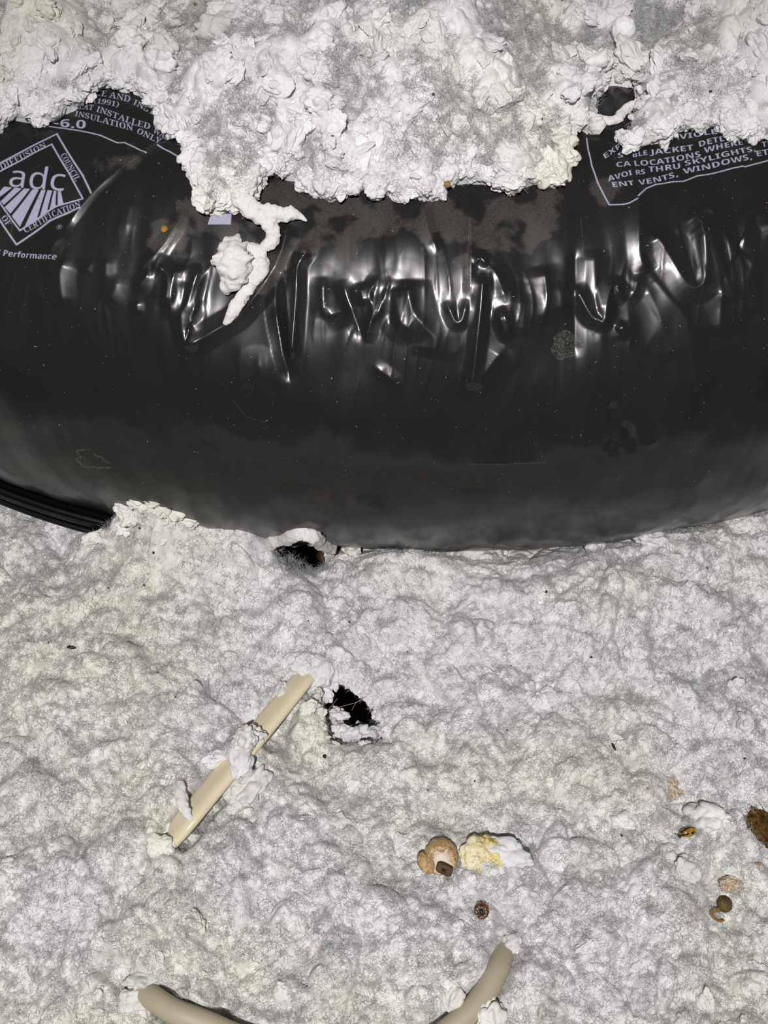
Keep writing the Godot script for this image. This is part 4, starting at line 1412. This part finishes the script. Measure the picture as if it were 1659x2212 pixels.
func plastic(c: Color, rough: float) -> StandardMaterial3D:
	var m := flat_material(c, rough)
	m.metallic_specular = 0.45
	return m


# ---------- what lies on the wool ----------
# a ball shaped by a function of its direction, with a colour for each direction (linear)
func blob(shape: Callable, tone: Callable, sides := 26) -> ArrayMesh:
	var v := PackedVector3Array()
	var c := PackedColorArray()
	for j in sides + 1:
		for i in 2 * sides + 1:
			var la := PI * j / sides
			var lo := TAU * (i % (2 * sides)) / (2.0 * sides)
			var p := Vector3(sin(la) * cos(lo), cos(la), sin(la) * sin(lo))
			v.append(shape.call(p))
			c.append(tone.call(p))
	return quad_mesh(v, 2 * sides + 1, sides + 1, PackedByteArray(), PackedVector2Array(), c)


func toned(rough: float, specular := 0.4) -> StandardMaterial3D:
	var m := StandardMaterial3D.new()
	m.vertex_color_use_as_albedo = true
	m.roughness = rough
	m.metallic_specular = specular
	return m


func lin(r: float, g: float, b: float) -> Color:
	return Color(r, g, b).srgb_to_linear()


func spot(called: String, lift: float) -> Vector3:
	var s: Array = SPOTS[called]
	return Vector3(s[0], bed_y(s[0], s[1]) + lift, s[1])


func hairs(count: int, reach: float, thick: float, key: int, flat := 0.7) -> ArrayMesh:
	var r := RandomNumberGenerator.new()
	r.seed = key
	var st := SurfaceTool.new()
	st.begin(Mesh.PRIMITIVE_TRIANGLES)
	for h in count:
		var dir := Vector3(r.randfn(), absf(r.randfn()) * flat, r.randfn()).normalized()
		var p := dir * reach * 0.25 * r.randf()
		var bend := Vector3(r.randfn(), r.randfn() * 0.5, r.randfn())
		var part := reach * r.randf_range(0.5, 1.0) / 5.0
		var prev := PackedVector3Array()
		for i in 6:
			var side := dir.cross(Vector3(0.3, 0.9, 0.2)).normalized()
			var ring_ := PackedVector3Array()
			for a in 4:
				ring_.append(p + side.rotated(dir, TAU * a / 4.0) * thick * (1.1 - i * 0.18))
			if i:
				for a in 4:
					var b := (a + 1) % 4
					for q in [prev[a], ring_[a], prev[b], prev[b], ring_[a], ring_[b]]:
						st.add_vertex(q)
			prev = ring_
			p += dir * part
			dir = (dir + bend * 0.28).normalized()
	st.index()
	st.generate_normals()
	return st.commit()


func build_debris() -> void:
	var grain := noise(FastNoiseLite.TYPE_SIMPLEX_SMOOTH, 0.5, 3, 400)
	var fine := noise(FastNoiseLite.TYPE_SIMPLEX_SMOOTH, 0.16, 3, 401)
	# the split husk: x is to the right, z towards the viewer's side, y up
	var husk := thing("seed_husk", "split tan seed husk with a pale hollow and a dark brown chip in its mouth", "seed husk", spot("husk", 0.003))
	husk.rotation_degrees = Vector3(-8, 0, 0)
	var mouth := Vector3(-0.05, 0.72, 0.62).normalized()
	mesh_node("husk_shell", blob(func(p: Vector3):
		var m := clampf((p.dot(mouth) - 0.62) / 0.2, 0.0, 1.0)
		var r := 0.0092 * (1.0 + 0.07 * grain.get_noise_3dv(p) + 0.03 * sin(p.x * 26.0 + p.z * 9.0) * 0.4)
		return p * Vector3(0.98, 0.8, 1.08) * r * (1.0 - 0.55 * m * m * (3.0 - 2.0 * m)),
		func(p: Vector3):
		var m := p.dot(mouth)
		var c := lin(0.72, 0.61, 0.45).lerp(lin(0.46, 0.35, 0.22), clampf(0.3 + 1.3 * fine.get_noise_3d(p.x, p.y * 2.0, p.z), 0, 1))
		return lin(0.80, 0.74, 0.68) if m > 0.70 + 0.1 * grain.get_noise_3dv(p) else c, 34), toned(0.45), husk)
	var lobe := mesh_node("husk_lobe", blob(func(p: Vector3):
		return p * Vector3(0.0042, 0.0036, 0.0062) * (1.0 + 0.12 * grain.get_noise_3dv(p * 1.4)),
		func(p: Vector3):
		return lin(0.72, 0.60, 0.43).lerp(lin(0.48, 0.36, 0.22), clampf(0.3 + 1.4 * fine.get_noise_3dv(p), 0, 1)), 16), toned(0.45), husk)
	lobe.position = Vector3(-0.0082, 0.0012, 0.0042)
	lobe.rotation_degrees.y = 28.0
	var ch := mesh_node("dark_chip", blob(func(p: Vector3):
		return Vector3(signf(p.x) * pow(absf(p.x), 0.45) * 0.0044, signf(p.y) * pow(absf(p.y), 0.6) * 0.0012, signf(p.z) * pow(absf(p.z), 0.5) * 0.0028) * (1.0 + 0.10 * grain.get_noise_3dv(p)),
		func(p: Vector3):
		return lin(0.34, 0.26, 0.17).lerp(lin(0.20, 0.14, 0.09), clampf(0.5 + 1.3 * fine.get_noise_3dv(p), 0, 1)), 16), toned(0.7), husk)
	ch.position = Vector3(0.0012, 0.0042, 0.0086)
	ch.rotation_degrees = Vector3(38, -24, 0)
	# yellow stained clump
	var yel := thing("stained_clump", "clump of wool stained yellow and ochre right of the split husk", "stained wool", spot("yellow", -0.002))
	mesh_node("clump", blob(func(p: Vector3):
		return p * Vector3(0.0125, 0.0062, 0.0112) * (1.0 + 0.22 * grain.get_noise_3dv(p) + 0.04 * fine.get_noise_3dv(p)),
		func(p: Vector3):
		var t := grain.get_noise_3dv(p * 1.3 + Vector3(3, 0, 0))
		var c := lin(0.86, 0.83, 0.73).lerp(lin(0.82, 0.75, 0.50), clampf(0.5 + 0.7 * t + p.x * 0.5, 0, 1))
		return c.lerp(lin(0.60, 0.45, 0.16), clampf((fine.get_noise_3dv(p) + p.x * 0.5 - p.z * 0.45 - 0.42) * 3.0, 0, 1)), 30), toned(0.95, 0.2), yel)
	# curled beetle
	var bt := thing("curled_beetle", "tiny rust brown beetle curled into a ball below the split husk", "beetle", spot("beetle", 0.002))
	mesh_node("beetle_shell", blob(func(p: Vector3):
		var m := clampf((p.dot(Vector3(-0.1, 0.95, 0.25).normalized()) - 0.55) / 0.3, 0.0, 1.0)
		return p * Vector3(0.0040, 0.0030, 0.0043) * (1.0 + 0.05 * sin(atan2(p.z, p.x) * 11.0)) * (1.0 - 0.4 * m),
		func(p: Vector3):
		var m := p.dot(Vector3(-0.1, 0.95, 0.25).normalized()) + 0.25 * fine.get_noise_3dv(p)
		return lin(0.14, 0.07, 0.03) if m > 0.60 else lin(0.46, 0.25, 0.09).lerp(lin(0.25, 0.12, 0.05), clampf(0.4 + 1.5 * grain.get_noise_3dv(p * 2.0), 0, 1)), 24), toned(0.3), bt)
	for k in 3:
		var leg := CapsuleMesh.new()
		leg.radius = 0.00028
		leg.height = 0.0026
		var l := mesh_node("leg", leg, flat_material(Color(0.22, 0.12, 0.06), 0.5), bt)
		l.position = Vector3(-0.0022 + 0.0012 * k, 0.0021, 0.0026 - 0.0002 * k)
		l.rotation_degrees = Vector3(70, 40 - 35 * k, 20)
	# spotted amber beetle
	var bug := thing("spotted_beetle", "small glossy amber beetle with dark spots, near the right edge above the dark seed", "beetle", spot("bug", 0.0015))
	bug.rotation_degrees.y = 14.0
	var spots_at := [Vector3(-0.75, 0.5, -0.2), Vector3(-0.35, 0.8, -0.45), Vector3(0.12, 0.75, -0.6), Vector3(-0.35, 0.75, 0.4), Vector3(0.35, 0.75, 0.5), Vector3(0.62, 0.55, -0.45), Vector3(-0.8, 0.4, 0.4)]
	mesh_node("wing_case", blob(func(p: Vector3):
		return p * Vector3(0.0047, 0.0026, 0.0028),
		func(p: Vector3):
		for q in spots_at:
			if p.distance_to(q.normalized()) < 0.27:
				return lin(0.13, 0.09, 0.05)
		return lin(0.64, 0.50, 0.20).lerp(lin(0.46, 0.33, 0.12), clampf(0.4 + grain.get_noise_3dv(p), 0, 1)), 30), toned(0.16, 0.5), bug)
	var head := SphereMesh.new()
	head.radius = 0.0009
	head.height = 0.0016
	var hd := mesh_node("head", head, flat_material(Color(0.12, 0.11, 0.10), 0.4), bug)
	hd.position = Vector3(-0.0053, 0.0002, 0.0012)
	# shaggy brown ball at the right edge
	var br := thing("brown_fibre_ball", "shaggy dark brown ball of plant fibre at the right-hand edge of the wool", "plant fibre", spot("brown", 0.001))
	mesh_node("fibre_core", blob(func(p: Vector3):
		return p * Vector3(0.010, 0.007, 0.0105) * (1.0 + 0.35 * grain.get_noise_3dv(p) + 0.2 * fine.get_noise_3dv(p)),
		func(p: Vector3):
		return lin(0.37, 0.27, 0.14).lerp(lin(0.19, 0.12, 0.05), clampf(0.4 + 1.6 * fine.get_noise_3dv(p), 0, 1)), 24), toned(0.9, 0.2), br)
	mesh_node("fibre_fringe", hairs(90, 0.016, 0.00035, 31), flat_material(Color(0.36, 0.27, 0.15), 0.9), br).set_meta("kind", "stuff")
	# dark seed with a stalk
	var sd := thing("dark_seed", "round dark olive seed with a brown stalk lying in a dent near the right edge", "seed", spot("seed", 0.002))
	mesh_node("seed_body", blob(func(p: Vector3):
		return p * Vector3(0.0040, 0.0036, 0.0043) * (1.0 + 0.06 * grain.get_noise_3dv(p)),
		func(p: Vector3):
		return lin(0.36, 0.29, 0.17).lerp(lin(0.17, 0.15, 0.10), clampf(0.35 + 1.4 * fine.get_noise_3dv(p) + 0.5 * p.x - 0.5 * p.z, 0, 1)), 22), toned(0.6), sd)
	var stalk := PackedVector3Array([Vector3(-0.0030, 0.0, 0.0028), Vector3(-0.0062, -0.0004, 0.0032), Vector3(-0.0078, -0.0002, 0.0044), Vector3(-0.0066, 0.0, 0.0070), Vector3(-0.0040, 0.0, 0.0084), Vector3(-0.0016, 0.0, 0.0080)])
	mesh_node("stalk", sweep(catmull(stalk, 6), func(t, a): return Vector2(cos(a) * (0.0013 - 0.0008 * t), sin(a) * 0.0006), 10, 0.0), flat_material(Color(0.43, 0.33, 0.17), 0.85), sd)
	# brown stains are wool fibres dyed brown
	for st in [["rusty_fibres", "rust brown smear of fibres above the glossy spotted beetle", "stain", Vector3(0.0065, 0.0026, 0.0095), lin(0.60, 0.49, 0.35), 3.0], ["curled_fibres", "pale brown curl of fibres just above the round dark seed", "curl", Vector3(0.0075, 0.0028, 0.0050), lin(0.62, 0.50, 0.33), 7.0]]:
		var o := thing(st[0], st[1], "fibres", spot(st[2], -0.0002))
		var dims: Vector3 = st[3]
		var dye: Color = st[4]
		var off := Vector3(st[5], 1.0, 2.0)
		mesh_node("stained_wool", blob(func(p: Vector3): return p * dims * (1.0 + 0.25 * grain.get_noise_3dv(p + off) + 0.12 * fine.get_noise_3dv(p + off)), func(p: Vector3): return Color(0.56, 0.49, 0.39).lerp(dye * Color(0.6, 0.55, 0.5), clampf(0.45 + 1.2 * fine.get_noise_3dv(p * 0.7 + off), 0, 1)), 24), toned(1.0, 0.1), o)
		mesh_node("stained_fibres", hairs(26, maxf(dims.x, dims.z) * 0.9, 0.00011, 50 + int(st[5]), 0.2), flat_material(Color(0.55, 0.45, 0.32), 0.95), o).set_meta("kind", "stuff")
	# droppings
	for st in [["dropping", "slim black dropping lying alone on the wool near the left edge", "dropping", 0.0010, 0.0058, 8.0], ["dropping", "small black dropping on the wool in the right half, above the rust brown smear", "dropb", 0.0008, 0.0046, 70.0], ["black_crumb", "tiny black crumb on the wool just below the dark hole", "dropc", 0.0010, 0.0024, 60.0]]:
		var o := thing(st[0], st[1], "dropping" if st[0] == "dropping" else "crumb", spot(st[2], 0.0012))
		o.rotation_degrees.y = -st[5]
		var rr: float = st[3]
		var hh: float = st[4] * 0.5
		mesh_node("grain", blob(func(p: Vector3): return Vector3(p.x * hh, p.y * rr, p.z * rr * (1.0 - 0.2 * p.x)) * (1.0 + 0.16 * grain.get_noise_3dv(p * 2.0)), func(p: Vector3): return lin(0.10, 0.10, 0.08), 12), toned(0.6), o)
	var rust := thing("rust_flake", "tiny orange brown flake on the wool at the right edge below the brown ball", "flake", spot("rust", 0.001))
	mesh_node("flake", blob(func(p: Vector3): return p * Vector3(0.0016, 0.0004, 0.0008) * (1.0 + 0.3 * grain.get_noise_3dv(p)), func(p: Vector3): return lin(0.62, 0.44, 0.28), 10), toned(0.8), rust)
	# grit
	var at := pairs(SPECKS)
	var first: Node3D
	for k in at.size():
		var o: Node3D
		if k == 0:
			o = thing("grit_speck", SPECK_LABELS[0], "grit", Vector3.ZERO, "dark specks strewn over the wool")
			mesh_node("grain", blob(func(p: Vector3): return p * Vector3(0.0008, 0.0005, 0.0006) * (1.0 + 0.4 * grain.get_noise_3dv(p * 1.5)), func(p: Vector3): return lin(0.17, 0.15, 0.13), 8), toned(0.8), o)
			first = o
		else:
			o = first.duplicate()
			add_named(o, "grit_speck", self)
			o.set_meta("label", SPECK_LABELS[k])
		o.position = Vector3(at[k].x, bed_y(at[k].x, at[k].y) + 0.0012, at[k].y)
		o.rotation_degrees.y = rng.randf() * 360.0
		o.scale = Vector3.ONE * rng.randf_range(0.6, 1.25)
	var crumb := thing("yellow_crumb", "small yellow crumb stuck to the black duct right of the diamond logo", "crumb", tube(CRUMB[0], CRUMB[1], 0.0012))
	mesh_node("crumb", blob(func(p: Vector3): return p * Vector3(0.0017, 0.0012, 0.0021) * (1.0 + 0.5 * grain.get_noise_3dv(p * 1.3)), func(p: Vector3): return lin(0.66, 0.50, 0.22).lerp(lin(0.45, 0.32, 0.12), clampf(0.4 + fine.get_noise_3dv(p) * 1.5, 0, 1)), 12), toned(0.8), crumb)
	# on the bank
	var ball := thing("wool_ball", "round white ball of fibreglass sitting in the bank near the top right", "insulation ball", bank_point(BANK_SPOTS["ball"][0], BANK_SPOTS["ball"][1]) + Vector3(0, 0.002, 0.004))
	mesh_node("ball", blob(func(p: Vector3): return p * 0.0066 * (1.0 + 0.10 * grain.get_noise_3dv(p) + 0.03 * fine.get_noise_3dv(p)), func(_p: Vector3): return Color(0.76, 0.76, 0.77), 26), toned(1.0, 0.1), ball)
	var tan_bit := thing("tan_crumb", "tiny tan crumb caught in the bank's lower edge above the middle of the duct", "crumb", bank_point(BANK_SPOTS["tan"][0], BANK_SPOTS["tan"][1]) + Vector3(0, 0.002, 0.004))
	mesh_node("crumb", blob(func(p: Vector3): return p * Vector3(0.0016, 0.0013, 0.0019) * (1.0 + 0.4 * grain.get_noise_3dv(p)), func(p: Vector3): return lin(0.62, 0.52, 0.34).lerp(lin(0.36, 0.28, 0.16), clampf(0.4 + fine.get_noise_3dv(p) * 1.6, 0, 1)), 12), toned(0.8), tan_bit)
	for f in [["fleck", "slim black fleck in the bank above the torn strand", 1.5], ["fleckb", "dark fleck in the bank at the upper edge, left of the middle", 1.0], ["fleckc", "small dark fleck high in the middle of the bank", 1.0], ["fleckd", "small dark fleck in the bank above the right-hand label", 0.8], ["flecke", "small dark fleck in the middle of the bank, below a crease", 0.8]]:
		var o := thing("dark_fleck", f[1], "fleck", bank_point(BANK_SPOTS[f[0]][0], BANK_SPOTS[f[0]][1]) + Vector3(0, 0.0012, 0.001), "dark flecks in the bank")
		var big: float = f[2]
		mesh_node("grain", blob(func(p: Vector3): return p * Vector3(0.0011, 0.0006, 0.0007) * big * (1.0 + 0.4 * grain.get_noise_3dv(p * 1.5)), func(_p: Vector3): return lin(0.15, 0.14, 0.12), 8), toned(0.8), o)
	# single fibres across the mouth of the hole
	var fib := thing("plant_fibres", "thin tan fibres stretched across the mouth of the dark hole", "fibres")
	for l in HOLE_FIBRES:
		var p := triples(l)
		mesh_node("fibre", sweep(catmull(p, 6), func(_t, a): return Vector2(cos(a), sin(a)) * 0.00011, 5, 0.0), flat_material(Color(0.62, 0.55, 0.45), 0.8), fib)
